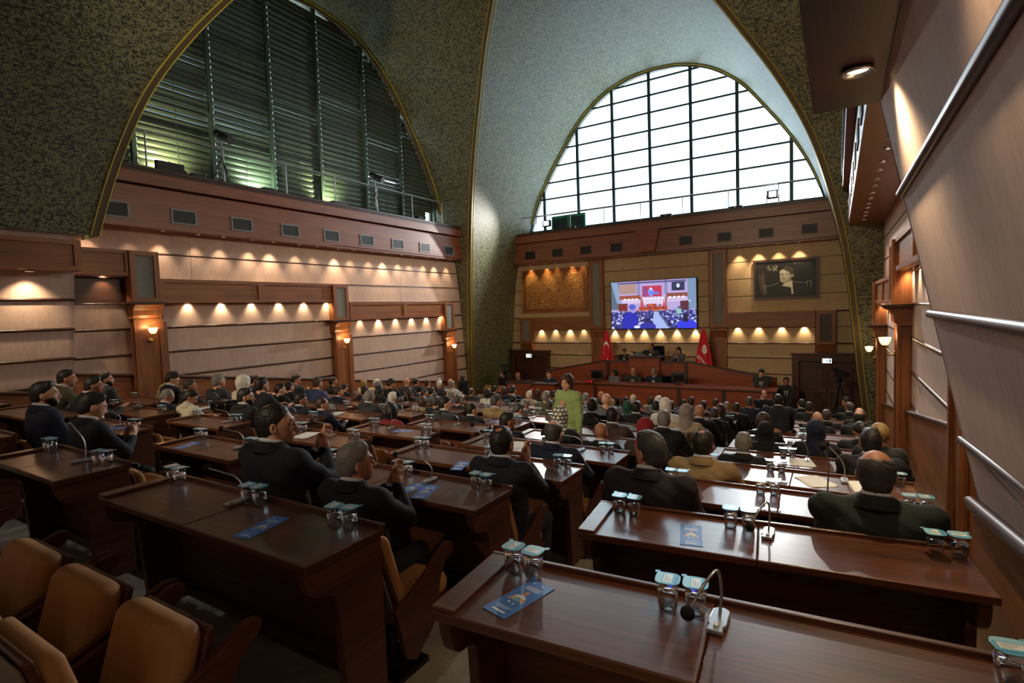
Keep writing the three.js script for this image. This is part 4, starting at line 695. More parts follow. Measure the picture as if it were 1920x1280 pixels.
// ---- gooseneck microphones
const micBase = std({ color: 0xaeb4ba, roughness: 0.3, metalness: 0.6 }), foam = std({ color: 0x0c0c0d, roughness: 1 });
function makeMic(v) {
  const g = new THREE.Group(), o = new THREE.Shape(); o.moveTo(-0.022, -0.055); o.quadraticCurveTo(0, -0.085, 0.022, -0.055); o.lineTo(0.024, 0.02); o.lineTo(0.017, 0.035); o.lineTo(0.02, 0.06); o.lineTo(-0.02, 0.06); o.lineTo(-0.017, 0.035); o.lineTo(-0.024, 0.02); o.closePath();
  const b = new THREE.ExtrudeGeometry(o, { depth: 0.008, bevelEnabled: true, bevelSize: 0.003, bevelThickness: 0.003, bevelSegments: 2 }); b.rotateX(Math.PI / 2); b.translate(0, 0.012, 0); mesh('base_plate', b, micBase, g);
  mesh('button', rbx(0.014, 0.006, 0.02, 0.002, 0, 0.018, 0.035), MAT.white, g);
  const C = [[[0, 0.012, -0.02], [0.004, 0.09, -0.03], [-0.005, 0.15, -0.025], [-0.03, 0.13, 0.02], [-0.065, 0.065, 0.075]], [[0, 0.012, -0.02], [0, 0.08, -0.03], [-0.05, 0.12, -0.03], [-0.17, 0.13, -0.03], [-0.3, 0.14, -0.02]], [[0, 0.012, -0.02], [0, 0.1, -0.02], [0.005, 0.2, -0.01], [0, 0.3, 0.03], [-0.02, 0.36, 0.06]], [[0, 0.012, -0.02], [0, 0.1, -0.025], [-0.02, 0.16, -0.02], [-0.06, 0.22, 0.0], [-0.11, 0.28, 0.02]]][v];
  mesh('gooseneck', tube(C, 0.0048, 30, 7), MAT.steel, g);
  const e = C[C.length - 1], f = C[C.length - 2], dir = new THREE.Vector3(e[0] - f[0], e[1] - f[1], e[2] - f[2]).normalize(), s = new THREE.SphereGeometry(0.021, 16, 12); s.scale(1, 1, 1); s.translate(e[0] + dir.x * 0.012, e[1] + dir.y * 0.012, e[2] + dir.z * 0.012); mesh('foam_head', s, foam, g);
  scene.remove(g); return g;
}
const mics = [0, 1, 2, 3].map(makeMic);
function mic(k, i, x, v, z = DZ1 + 0.13, yaw = 0) { const m = mics[v].clone(); m.name = numbered('gooseneck_microphone'); m.position.set(x, rowY(i) + DESK_TOP + 0.001, rowZ(i) + z + deskDz(k, i, x)); m.rotation.y = yaw; scene.add(m); tag(m, `slim gooseneck microphone with black foam tip, ${ORD[ROWS - 1 - i]} row from rostrum, ${BN[k]}`, 'microphone', `desk microphones, ${ORD[ROWS - 1 - i]} row, ${BN[k]}`); }
mic('A', 0, -0.3, 0); mic('A', 1, -0.28, 0); mic('A', 2, -0.05, 2); mic('A', 3, 0.05, 3); mic('B', 0, -2.66, 1, DZ1 + 0.12); mic('B', 1, -2.3, 1); mic('C', 1, -4.42, 1); mic('C', 0, -4.5, 3); mic('D', 1, -6.7, 1); mic('D', 2, -6.5, 1);
for (let i = 2; i < 10; i++) { mic('B', i, -2.2 - (i % 3) * 0.2, i % 2 ? 1 : 3); mic('C', i, -4.6 - (i % 2) * 0.2, (i + 1) % 4 === 0 ? 2 : 1); if (i > 3) mic('A', i, -0.25, 3); if (i > 2 && i % 2) { mic('D', i, -6.7, 1); mic('E', i, -8.6, 3); } }
// ---- leaflets, sheets, a pair of glasses, phones
const leafTex = (() => {
  const c = document.createElement('canvas'); c.width = 256; c.height = 640; const q = c.getContext('2d'); q.fillStyle = '#4b7fd0'; q.fillRect(0, 0, 256, 640);
  q.fillStyle = '#e8eefa'; q.fillRect(60, 40, 14, 26); q.fillRect(150, 44, 16, 22); for (let k = 0; k < 4; k++) q.fillRect(40 + (k % 2) * 10, 112 + k * 17, 176 - (k % 2) * 24, 8);
  q.fillStyle = '#d89a86'; q.fillRect(108, 200, 40, 100); q.fillStyle = '#e6ecf4'; q.beginPath(); q.ellipse(128, 330, 66, 52, 0, 0, 7); q.fill(); q.fillStyle = '#7fb2b0'; q.beginPath(); q.ellipse(128, 352, 40, 34, 0, 0, 7); q.fill(); q.fillStyle = '#d89a86'; q.beginPath(); q.ellipse(66, 352, 18, 40, 0.3, 0, 7); q.fill(); q.beginPath(); q.ellipse(190, 352, 18, 40, -0.3, 0, 7); q.fill(); q.fillStyle = '#e6ecf4'; q.beginPath(); q.arc(96, 420, 14, 0, 7); q.arc(150, 430, 11, 0, 7); q.fill();
  q.fillStyle = '#c8d6f2'; for (let k = 0; k < 3; k++) q.fillRect(50, 496 + k * 16, 156 - k * 20, 7); q.fillStyle = '#f4f6fb'; q.font = 'bold 30px sans-serif'; q.fillRect(56, 566, 140, 22);
  const t = new THREE.CanvasTexture(c); t.colorSpace = THREE.SRGBColorSpace; return t;
})();
const leafMat = std({ map: leafTex, roughness: 0.45 });
const leafGeo = (() => { const g = new THREE.BoxGeometry(0.1, 0.0016, 0.24); return g; })();
function leaflet(x, i, z, yaw, label, dy = 0) { const m = mesh('leaflet', leafGeo, leafMat); m.position.set(x, rowY(i) + DESK_TOP + 0.0012 + dy, z); m.rotation.y = yaw; tag(m, label, 'leaflet'); }
leaflet(-0.895, 0, -1.456, -0.24, 'blue printed leaflet lying askew on the rearmost right wall block desk');
leaflet(-0.6, 1, -2.573, 0.23, 'blue printed leaflet lying straight on the twelfth right wall block desk');
leaflet(-2.246, 0, -1.424, 0.2, 'blue printed leaflet on the rearmost desk of the second block');
leaflet(-2.19, 1, -2.484, 0.35, 'blue printed leaflet beside eyeglasses on the second block desk');
leaflet(-2.32, 1, -2.5, -0.2, 'small blue leaflet half under another beside the eyeglasses', -0.001);
leaflet(-2.668, 2, -3.47, 0.33, 'blue printed leaflet on the eleventh row desk, second block');
leaflet(-4.99, 1, -2.5, 0.39, 'blue leaflet under cups, twelfth row, portrait-side aisle block');
leaflet(-6.55, 1, rowZ(1) - 1.5, -1.0, 'blue leaflet under a microphone, twelfth row, inscription-side aisle block');
leaflet(-4.55, 3, rowZ(3) - 1.5, -1.1, 'blue leaflet beside cups, tenth row, portrait-side aisle block');
leaflet(-4.6, 5, rowZ(5) - 1.5, -1.0, 'blue leaflet beside cups, eighth row, portrait-side aisle block');
function sheets(x, i, z, yaw, label, w = 0.19, h = 0.26) { const g = group('paper_stack', [x, rowY(i) + DESK_TOP + 0.001, rowZ(i) + z], yaw); tag(g, label, 'papers'); for (let k = 0; k < 3; k++) { const s = mesh('sheet', new THREE.BoxGeometry(w, 0.0012, h), MAT.paper, g); s.position.set(k * 0.006, 0.001 + k * 0.0016, -k * 0.004); s.rotation.y = k * 0.07; } }
sheets(-0.15, 3, -1.44, 0.5, 'loose white printed sheets fanned on the tenth row desk, right wall block'); sheets(0.18, 3, -1.46, 0.2, 'second loose white sheet beside the fanned sheets, right wall block');
sheets(-0.3, 4, -1.45, 0.1, 'white papers on the ninth row desk, right wall block'); sheets(-2.9, 3, -1.48, 0.2, 'white paper pad with a pen on the tenth row desk, second block'); sheets(-4.9, 2, -1.47, 0.15, 'white papers on the eleventh row desk, portrait-side aisle block'); sheets(-2.6, 5, -1.46, 0.1, 'white papers on the eighth row desk, second block'); sheets(-0.5, 5, -1.46, 0.1, 'white papers on the eighth row desk, right wall block'); sheets(-8.9, 3, -1.46, 0.1, 'white papers on the tenth row desk, fifth block'); sheets(-7.0, 4, -1.46, 0.2, 'white papers on the ninth row desk, inscription-side aisle block');
{ const g = group('eyeglasses', [-1.97, rowY(1) + DESK_TOP + 0.002, rowZ(1) - 1.4], -0.5); tag(g, 'thin folded eyeglasses lying on the second block desk', 'glasses'); for (const s of [-1, 1]) { const t = new THREE.TorusGeometry(0.023, 0.0015, 6, 24); t.translate(s * 0.032, 0.024, 0); mesh('rim', t, MAT.steel, g); const l = new THREE.CircleGeometry(0.022, 20); l.translate(s * 0.032, 0.024, 0); mesh('lens', l, MAT.glass, g); mesh('temple', rod([s * 0.056, 0.03, 0], [s * 0.05, 0.006, 0.12], 0.0016, 5), MAT.steel, g); } mesh('bridge', rod([-0.01, 0.03, 0], [0.01, 0.03, 0], 0.0015, 5), MAT.steel, g); }
{ const g = group('leather_bag', [-8.3, rowY(3) + DESK_TOP, rowZ(3) - 1.46], 0.1); tag(g, 'black leather bag resting on a desk before the first pilaster', 'bag'); mesh('body', rbx(0.42, 0.17, 0.26, 0.06, 0, 0.085, 0, 4), MAT.blackGloss, g); mesh('handle', tube([[-0.12, 0.15, 0], [-0.08, 0.24, 0], [0.08, 0.24, 0], [0.12, 0.15, 0]], 0.01, 16, 6), MAT.black, g); mesh('buckle', bx(0.04, 0.03, 0.01, 0, 0.1, 0.128), MAT.steel, g); }
{ const g = group('flower_vase', [-9.0, rowY(4) + DESK_TOP, rowZ(4) - 1.46]); tag(g, 'dark vase of red roses on a desk in the fifth block', 'flowers'); mesh('vase', new THREE.LatheGeometry([[0, 0], [0.05, 0], [0.07, 0.07], [0.05, 0.15], [0.06, 0.18], [0.052, 0.178], [0.045, 0.15], [0, 0.14]].map(p => new THREE.Vector2(...p)), 20), MAT.blackGloss, g); const r = rng(6), red = std({ color: 0xb01c24, roughness: 0.7 }), yel = std({ color: 0xe0cf60, roughness: 0.7 }), gr = std({ color: 0x2f5a24, roughness: 0.8 }); for (let k = 0; k < 9; k++) { const a = r() * 6.28, d = 0.03 + r() * 0.06, h = 0.27 + r() * 0.12, s = new THREE.SphereGeometry(0.03, 10, 8); s.scale(1, 0.85, 1); s.translate(Math.cos(a) * d, h, Math.sin(a) * d); mesh('stem', rod([0, 0.16, 0], [Math.cos(a) * d, h, Math.sin(a) * d], 0.004, 5), gr, g); mesh('bloom', s, k === 2 ? yel : red, g); const l = new THREE.SphereGeometry(0.03, 8, 6); l.scale(1.2, 0.3, 0.6); l.rotateY(a); l.translate(Math.cos(a) * d * 1.4, h - 0.08, Math.sin(a) * d * 1.4); mesh('leaf', l, gr, g); } }
// ================= ROSTRUM AND THE FRONT OF THE HALL =================
{
  const g = group('upper_rostrum', [0, 0, 0]); tag(g, 'tall red-brown wooden presiding rostrum with raised centre and sloping wings', 'rostrum');
  const P = (n, q, m = MAT.rost, p = g) => mesh(n, q, m, p), z = -17.2;
  P('platform', bxr(-8.0, -2.8, FLOOR_F, -0.85, -19.4, z - 0.06), MAT.dark);
  const c = P('centre_block', bxr(-5.92, -4.9, FLOOR_F, -0.02, z - 0.2, z + 0.12)); P('centre_top', rbx(1.16, 0.06, 0.5, 0.01, -5.41, 0.01, z - 0.08), MAT.dark, c);
  for (const s of [-1, 1]) { const t = extrude([[0, -0.75], [0.48, -0.75], [0.48, -0.08], [0, -0.08]], 0.012); t.translate(s < 0 ? -5.9 : -5.4, 0, z + 0.12); P('veneer_panel', t, MAT.rost, c); }
  for (const [a, b] of [[-6.76, -5.92], [-4.9, -4.05]]) { const w = P('wing_block', bxr(a, b, FLOOR_F, -0.16, z - 0.2, z)); P('wing_top', bxr(a, b, -0.17, -0.13, z - 0.3, z + 0.03), MAT.dark, w); P('wing_post', bxr(a < -6 ? a : b - 0.1, a < -6 ? a + 0.1 : b, FLOOR_F, -0.12, z, z + 0.04), MAT.dark, w); }
  const rl = extrude([[-8.95, -0.56], [-6.76, -0.16], [-6.76, FLOOR_F], [-8.95, FLOOR_F]], 0.08); rl.translate(0, 0, z - 0.08); P('ramp_panel', rl); const rr = extrude([[-4.05, -0.15], [-1.5, -0.6], [-1.5, FLOOR_F], [-4.05, FLOOR_F]], 0.08); rr.translate(0, 0, z - 0.08); P('ramp_panel', rr);
  P('ramp_rail', rod([-8.95, -0.54, z - 0.04], [-6.76, -0.14, z - 0.04], 0.04), MAT.dark); P('ramp_rail', rod([-4.05, -0.13, z - 0.04], [-1.5, -0.58, z - 0.04], 0.04), MAT.dark);
}
{
  const g = group('clerks_counter', [0, 0, 0]); tag(g, 'long low red-brown wooden counter before the presiding rostrum', 'counter');
  const z = -15.8; mesh('platform', bxr(-7.3, -1.5, FLOOR_F, -1.55, z - 1.24, z - 0.1), MAT.dark, g);
  const xs = [-7.4, -6.6, -3.98, -2.73, -1.42]; for (let k = 0; k < 4; k++) { mesh('front_panel', rbx(xs[k + 1] - xs[k] - 0.1, 1.42, 0.05, 0.01, (xs[k] + xs[k + 1]) / 2, -1.47, z), MAT.rost, g); mesh('post', bxr(xs[k + 1] - 0.05, xs[k + 1] + 0.05, FLOOR_F, -0.74, z - 0.05, z + 0.05), MAT.dark, g); }
  mesh('post', bxr(-7.45, -7.35, FLOOR_F, -0.74, z - 0.05, z + 0.05), MAT.dark, g); mesh('counter_top', rbx(6.1, 0.05, 0.55, 0.012, -4.42, -0.71, z - 0.2), MAT.rost, g); mesh('counter_nosing', rbx(6.12, 0.04, 0.05, 0.012, -4.42, -0.745, z + 0.06), MAT.dark, g);
}
function lectern(x, y, z, w, label, turn = 0) { const g = group('lectern', [x, FLOOR_F, z], turn); tag(g, label, 'lectern'); const h = y - FLOOR_F; mesh('body', rbx(w, h - 0.05, 0.45, 0.01, 0, (h - 0.05) / 2, 0), MAT.rost, g); mesh('top', rbx(w + 0.08, 0.05, 0.53, 0.012, 0, h - 0.025, 0), MAT.dark, g); mesh('front_inlay', rbx(w - 0.16, h - 0.4, 0.02, 0.006, 0, h / 2 - 0.05, 0.226), MAT.rost, g); mesh('plinth', bx(w + 0.04, 0.1, 0.49, 0, 0.05, 0), MAT.dark, g); }
lectern(-8.05, -0.68, -15.2, 0.78, 'speaker lectern of red-brown wood beside the counter'); lectern(-9.55, -0.8, -16.1, 0.9, 'wooden side desk near the inscription-side door', 0.25);
function monitor(x, z, label) { const g = group('computer_monitor', [x, -0.685, z]); tag(g, label, 'monitor'); mesh('panel', rbx(0.42, 0.29, 0.03, 0.008, 0, 0.22, 0), MAT.black, g); mesh('back_cover', rbx(0.3, 0.2, 0.03, 0.012, 0, 0.21, 0.025), MAT.blackGloss, g); mesh('stand', [bx(0.05, 0.12, 0.02, 0, 0.06, 0.02), rbx(0.2, 0.012, 0.14, 0.005, 0, 0.006, 0.02)], MAT.black, g); }
monitor(-6.62, -16.0, 'black computer monitor at the clock end of the counter'); monitor(-4.03, -16.0, 'black computer monitor beside the empty swivel chair');
function laptop(x, y, z, label, s = 1) { const g = group('laptop', [x, y, z]); tag(g, label, 'laptop'); mesh('base', rbx(0.32 * s, 0.015, 0.22 * s, 0.004, 0, 0.008, 0), MAT.rail, g); const l = rbx(0.32 * s, 0.21 * s, 0.01, 0.004, 0, 0.1 * s, 0); l.rotateX(0.25); l.translate(0, 0.015, 0.11 * s); mesh('lid', l, MAT.rail, g); }
laptop(-5.98, -0.685, -15.95, 'grey open laptop on the counter between two clerks'); laptop(-5.62, 0.04, -17.3, 'small dark open laptop on the presiding rostrum', 0.7);
{ // red numerals
  const c = document.createElement('canvas'); c.width = 256; c.height = 96; const q = c.getContext('2d'); q.fillStyle = '#180204'; q.fillRect(0, 0, 256, 96); q.fillStyle = '#ff2a30'; q.font = 'bold 84px monospace'; q.fillText('11:22', 4, 78); const t = new THREE.CanvasTexture(c); t.colorSpace = THREE.SRGBColorSpace;
  const g = group('digital_clock', [-6.72, -0.64, -15.62]); tag(g, 'small red digital clock on the end of the counter', 'clock'); mesh('case', rbx(0.24, 0.1, 0.06, 0.008), MAT.black, g); const f = mesh('led_face', new THREE.PlaneGeometry(0.22, 0.085), std({ color: 0x000000, emissive: rgb(1, 1, 1), emissiveMap: t, emissiveIntensity: 1.6 }), g); f.position.z = 0.031;
}
function swivel(x, y, z, label, h = 0.72, turn = Math.PI) { const g = group('swivel_chair', [x, y, z], turn); tag(g, label, 'chair'); mesh('backrest', rbx(0.5, h, 0.09, 0.04, 0, 0.5 + h / 2, 0.26, 3), MAT.blackGloss, g); mesh('seat', rbx(0.5, 0.1, 0.48, 0.04, 0, 0.45, 0, 3), MAT.blackGloss, g); mesh('column', cyl(0.03, 0.03, 0.34, 0, 0.23, 0), MAT.black, g); for (let k = 0; k < 5; k++) { const a = k * 1.2566; mesh('foot', rod([0, 0.08, 0], [Math.cos(a) * 0.26, 0.03, Math.sin(a) * 0.26], 0.018), MAT.black, g); } for (const s of [-1, 1]) mesh('armrest', tube([[s * 0.25, 0.45, 0.1], [s * 0.28, 0.62, 0.12], [s * 0.28, 0.65, -0.1], [s * 0.26, 0.6, -0.16]], 0.016, 16, 6), MAT.black, g); }
swivel(-5.3, -0.85, -17.98, 'black leather high-backed chair behind the presiding rostrum', 0.66); swivel(-4.5, -1.55, -16.75, 'empty black swivel chair behind the counter', 0.5, Math.PI + 0.5);
// ---- flags on poles
function flag(x, kind, label) {
  const c = document.createElement('canvas'); c.width = 512; c.height = 768; const q = c.getContext('2d'); q.fillStyle = '#d8202c'; q.fillRect(0, 0, 512, 768); q.fillStyle = '#ffffff';
  if (kind === 0) { q.beginPath(); q.arc(250, 320, 120, 0, 7); q.fill(); q.fillStyle = '#d8202c'; q.beginPath(); q.arc(262, 350, 97, 0, 7); q.fill(); q.fillStyle = '#ffffff'; q.beginPath(); for (let k = 0; k < 10; k++) { const a = k * Math.PI / 5 - Math.PI / 2, r = k % 2 ? 27 : 68; q[k ? 'lineTo' : 'moveTo'](300 + Math.cos(a) * r, 560 + Math.sin(a) * r); } q.fill(); }
  else { q.beginPath(); q.arc(300, 330, 74, 0, 7); q.fill(); q.strokeStyle = '#d8202c'; q.lineWidth = 6; for (let k = 0; k < 4; k++) { q.beginPath(); q.moveTo(250, 300 + k * 20); q.lineTo(350, 300 + k * 20); q.stroke(); } q.save(); q.translate(96, 420); q.rotate(0.72); q.font = 'bold 62px sans-serif'; q.fillText('İSTANBUL', 0, 0); q.fillText('BÜYÜKŞEHİR', -30, 74); q.restore(); for (let k = 0; k < 5; k++) q.fillRect(150 + k * 40, 300 + k * 34, 14, 14); }
  const t = new THREE.CanvasTexture(c); t.colorSpace = THREE.SRGBColorSpace; t.wrapS = t.wrapT = THREE.ClampToEdgeWrapping;
  const g = group('flag', [x, -0.85, -18.7]); tag(g, label, 'flag'); const H = 1.7;
  mesh('pole', cyl(0.016, 0.016, H + 0.16, 0, (H + 0.16) / 2, 0, 10), MAT.brass, g); const fin = new THREE.TorusGeometry(0.04, 0.009, 6, 16, 4.6); fin.rotateZ(2.4); fin.translate(0, H + 0.2, 0); mesh('finial', [fin, new THREE.SphereGeometry(0.022, 10, 8).translate(0, H + 0.15, 0)], MAT.brass, g); mesh('base', cyl(0.17, 0.12, 0.06, 0, 0.03, 0, 20), MAT.brass, g);
  const cloth = grid(24, 24, (s, v) => { const y = H - v * (H - 0.12), a = -1.45 + s * 2.9, R = 0.05 + 0.25 * Math.pow(v, 0.8), fold = 1 + 0.16 * Math.sin(s * 19 + v * 2) * Math.min(1, v * 2); return [Math.sin(a) * R * fold, y, Math.cos(a) * R * 0.6 * fold + 0.02, s, 1 - v]; });
  mesh('cloth', cloth, new THREE.MeshPhysicalMaterial({ map: t, roughness: 0.75, sheen: 0.4, side: THREE.DoubleSide }), g);
}
flag(-7.3, 0, 'red flag with white crescent and star draped on a pole'); flag(-3.85, 1, 'red flag with white round emblem and slanted lettering on a pole');
// ---- television cameras and the spare chairs
function tvCamera(x, z, yaw, label, h = 1.5) {
  const g = group('television_camera', [x, FLOOR_F, z], yaw); tag(g, label, 'camera'); for (let k = 0; k < 3; k++) { const a = k * 2.094 + 0.5; mesh('tripod_leg', rod([0, h - 0.1, 0], [Math.cos(a) * 0.4, 0, Math.sin(a) * 0.4], 0.022), MAT.black, g); } mesh('tripod_head', cyl(0.06, 0.08, 0.14, 0, h - 0.04, 0), MAT.black, g);
  mesh('body', rbx(0.16, 0.22, 0.42, 0.02, 0, h + 0.15, 0), MAT.black, g); const l = new THREE.CylinderGeometry(0.075, 0.06, 0.24, 18); l.rotateX(Math.PI / 2); l.translate(0, h + 0.16, 0.32); mesh('lens', l, MAT.blackGloss, g); mesh('lens_hood', rbx(0.2, 0.15, 0.08, 0.01, 0, h + 0.16, 0.46), MAT.black, g); mesh('viewfinder', rbx(0.1, 0.1, 0.2, 0.01, -0.14, h + 0.26, 0.02), MAT.black, g); mesh('pan_handle', rod([0.05, h, -0.05], [0.15, h - 0.2, -0.5], 0.012), MAT.steel, g);
}
tvCamera(0.05, -17.2, 0.3, 'black television camera on tripod before the portrait-side door', 1.7); tvCamera(-11.1, -17.6, 0.5, 'black television camera on tripod beside the mosaic pier', 1.5);
{ const proto = chairDown; const spots = [[-11.1, -15.5], [-10.5, -15.55], [-9.9, -15.45], [-11.35, -16.5], [-10.75, -16.55], [-10.15, -16.6]].slice(0, 5); spots.forEach(([x, z], k) => { const c = chairDown.clone(); c.name = numbered('tip_up_chair'); c.position.set(x, FLOOR_F + (k > 2 ? 0.3 : 0), z); c.rotation.y = Math.PI - 0.35; scene.add(c); tag(c, `tan chair of the ${k > 2 ? 'raised rear' : 'front'} group facing the hall before the mosaic pier`, 'chair', `tan chairs before the mosaic pier, ${k > 2 ? 'rear' : 'front'} group`); });
  const p = mesh('chair_platform', bxr(-11.65, -10.15, FLOOR_F, FLOOR_F + 0.298, -17.0, -15.9), MAT.dark); tag(p, 'low dark platform under the chairs before the mosaic pier', 'platform'); }
// ================= PEOPLE =================
// ---- signed distances
const V = (x, y, z) => [x, y, z];
const add3 = (a, b) => [a[0] + b[0], a[1] + b[1], a[2] + b[2]], sub3 = (a, b) => [a[0] - b[0], a[1] - b[1], a[2] - b[2]], mul3 = (a, k) => [a[0] * k, a[1] * k, a[2] * k];
const dot3 = (a, b) => a[0] * b[0] + a[1] * b[1] + a[2] * b[2], len3 = a => Math.hypot(a[0], a[1], a[2]), nrm3 = a => { const l = len3(a) || 1; return [a[0] / l, a[1] / l, a[2] / l]; };
const cross3 = (a, b) => [a[1] * b[2] - a[2] * b[1], a[2] * b[0] - a[0] * b[2], a[0] * b[1] - a[1] * b[0]];
const lerp3 = (a, b, t) => [a[0] + (b[0] - a[0]) * t, a[1] + (b[1] - a[1]) * t, a[2] + (b[2] - a[2]) * t];
// primitives: {a,b,ra,rb,k} capsule; {c,r:[x,y,z],k} ellipsoid; op 'sub' cuts; 'cut' half space
function compile(prims) {
  return (x, y, z) => {
    let d = 1e3;
    for (let i = 0; i < prims.length; i++) {
      const p = prims[i]; let e;
      if (p.plane) { e = p.plane[0] * x + p.plane[1] * y + p.plane[2] * z - p.plane[3]; if (p.op === 'cut') { if (e > d) d = e; continue; } }
      else if (p.r) { const dx = (x - p.c[0]) / p.r[0], dy = (y - p.c[1]) / p.r[1], dz = (z - p.c[2]) / p.r[2], k0 = Math.sqrt(dx * dx + dy * dy + dz * dz), ex = dx / p.r[0], ey = dy / p.r[1], ez = dz / p.r[2], k1 = Math.sqrt(ex * ex + ey * ey + ez * ez); e = k1 < 1e-6 ? -Math.min(p.r[0], p.r[1], p.r[2]) : k0 * (k0 - 1) / k1; }
      else { const bx_ = p.b[0] - p.a[0], by = p.b[1] - p.a[1], bz = p.b[2] - p.a[2], px = x - p.a[0], py = y - p.a[1], pz = z - p.a[2], bb = bx_ * bx_ + by * by + bz * bz; let t = bb ? (px * bx_ + py * by + pz * bz) / bb : 0; t = t < 0 ? 0 : t > 1 ? 1 : t; const qx = px - bx_ * t, qy = py - by * t, qz = pz - bz * t; e = Math.sqrt(qx * qx + qy * qy + qz * qz) - (p.ra + (p.rb - p.ra) * t); }
      if (p.op === 'sub') { const k = p.k || 0.006, h = Math.max(k - Math.abs(d + e), 0) / k; d = Math.max(d, -e) + h * h * k * 0.25; continue; }
      const k = p.k === undefined ? 0.03 : p.k; if (k <= 0) { if (e < d) d = e; } else { const h = Math.max(k - Math.abs(d - e), 0) / k; d = Math.min(d, e) - h * h * k * 0.25; }
    }
    return d;
  };
}
function bounds(prims, pad) {
  const lo = [1e3, 1e3, 1e3], hi = [-1e3, -1e3, -1e3];
  for (const p of prims) { if (p.op || p.plane) continue; const pts = p.r ? [[p.c, p.r]] : [[p.a, [p.ra, p.ra, p.ra]], [p.b, [p.rb, p.rb, p.rb]]]; for (const [c, r] of pts) for (let i = 0; i < 3; i++) { lo[i] = Math.min(lo[i], c[i] - r[i] - pad); hi[i] = Math.max(hi[i], c[i] + r[i] + pad); } }
  return [lo, hi];
}
// surface nets; coarse blocks far from the surface are skipped
function netMesh(prims, cell, noise) {
  const f0 = compile(prims), f = noise ? (x, y, z) => f0(x, y, z) + noise(x, y, z) : f0, [lo, hi] = bounds(prims, cell * 2);
  const n = [0, 1, 2].map(i => Math.ceil((hi[i] - lo[i]) / cell) + 2), nx = n[0], ny = n[1], nz = n[2], F = new Float32Array(nx * ny * nz).fill(1);
  const B = 4, reach = cell * B * 0.9 + 0.012;
  for (let bz = 0; bz < nz; bz += B) for (let by = 0; by < ny; by += B) for (let bx_ = 0; bx_ < nx; bx_ += B) {
    const d = f(lo[0] + (bx_ + B / 2) * cell, lo[1] + (by + B / 2) * cell, lo[2] + (bz + B / 2) * cell);
    const far = Math.abs(d) > reach * 1.9;
    for (let k = bz; k < Math.min(nz, bz + B); k++) for (let j = by; j < Math.min(ny, by + B); j++) for (let i = bx_; i < Math.min(nx, bx_ + B); i++) F[(k * ny + j) * nx + i] = far ? d : f(lo[0] + i * cell, lo[1] + j * cell, lo[2] + k * cell);
  }
  const idx = new Int32Array(nx * ny * nz).fill(-1), P = [], I = [];
  const C8 = [[0, 0, 0], [1, 0, 0], [0, 1, 0], [1, 1, 0], [0, 0, 1], [1, 0, 1], [0, 1, 1], [1, 1, 1]], E12 = [[0, 1], [2, 3], [4, 5], [6, 7], [0, 2], [1, 3], [4, 6], [5, 7], [0, 4], [1, 5], [2, 6], [3, 7]];
  for (let k = 0; k < nz - 1; k++) for (let j = 0; j < ny - 1; j++) for (let i = 0; i < nx - 1; i++) {
    let m = 0; const v = []; for (let c = 0; c < 8; c++) { const q = F[((k + C8[c][2]) * ny + j + C8[c][1]) * nx + i + C8[c][0]]; v.push(q); if (q < 0) m |= 1 << c; }
    if (m === 0 || m === 255) continue;
    let sx = 0, sy = 0, sz = 0, cnt = 0;
    for (const [a, b] of E12) { if (((m >> a) & 1) === ((m >> b) & 1)) continue; const t = v[a] / (v[a] - v[b]); sx += C8[a][0] + (C8[b][0] - C8[a][0]) * t; sy += C8[a][1] + (C8[b][1] - C8[a][1]) * t; sz += C8[a][2] + (C8[b][2] - C8[a][2]) * t; cnt++; }
    idx[(k * ny + j) * nx + i] = P.length / 3; P.push(lo[0] + (i + sx / cnt) * cell, lo[1] + (j + sy / cnt) * cell, lo[2] + (k + sz / cnt) * cell);
  }
  const at = (i, j, k) => idx[(k * ny + j) * nx + i];
  const quad = (a, b, c, d, flip) => { if (a < 0 || b < 0 || c < 0 || d < 0) return; if (flip) I.push(a, c, b, a, d, c); else I.push(a, b, c, a, c, d); };
  for (let k = 1; k < nz - 1; k++) for (let j = 1; j < ny - 1; j++) for (let i = 1; i < nx - 1; i++) {
    const s = F[(k * ny + j) * nx + i] < 0;
    const sx = F[(k * ny + j) * nx + i + 1] < 0, sy = F[(k * ny + j + 1) * nx + i] < 0, sz = F[((k + 1) * ny + j) * nx + i] < 0;
    if (s !== sx) quad(at(i, j - 1, k - 1), at(i, j, k - 1), at(i, j, k), at(i, j - 1, k), !s);
    if (s !== sy) quad(at(i - 1, j, k - 1), at(i - 1, j, k), at(i, j, k), at(i, j, k - 1), !s);
    if (s !== sz) quad(at(i - 1, j - 1, k), at(i, j - 1, k), at(i, j, k), at(i - 1, j, k), !s);
  }
  const g = new THREE.BufferGeometry(); g.setAttribute('position', new THREE.Float32BufferAttribute(P, 3)); g.setIndex(I); g.computeVertexNormals();
  return g;
}
const cap = (a, b, ra, rb = ra, k) => ({ a, b, ra, rb, k }), ell = (c, r, k) => ({ c, r, k });
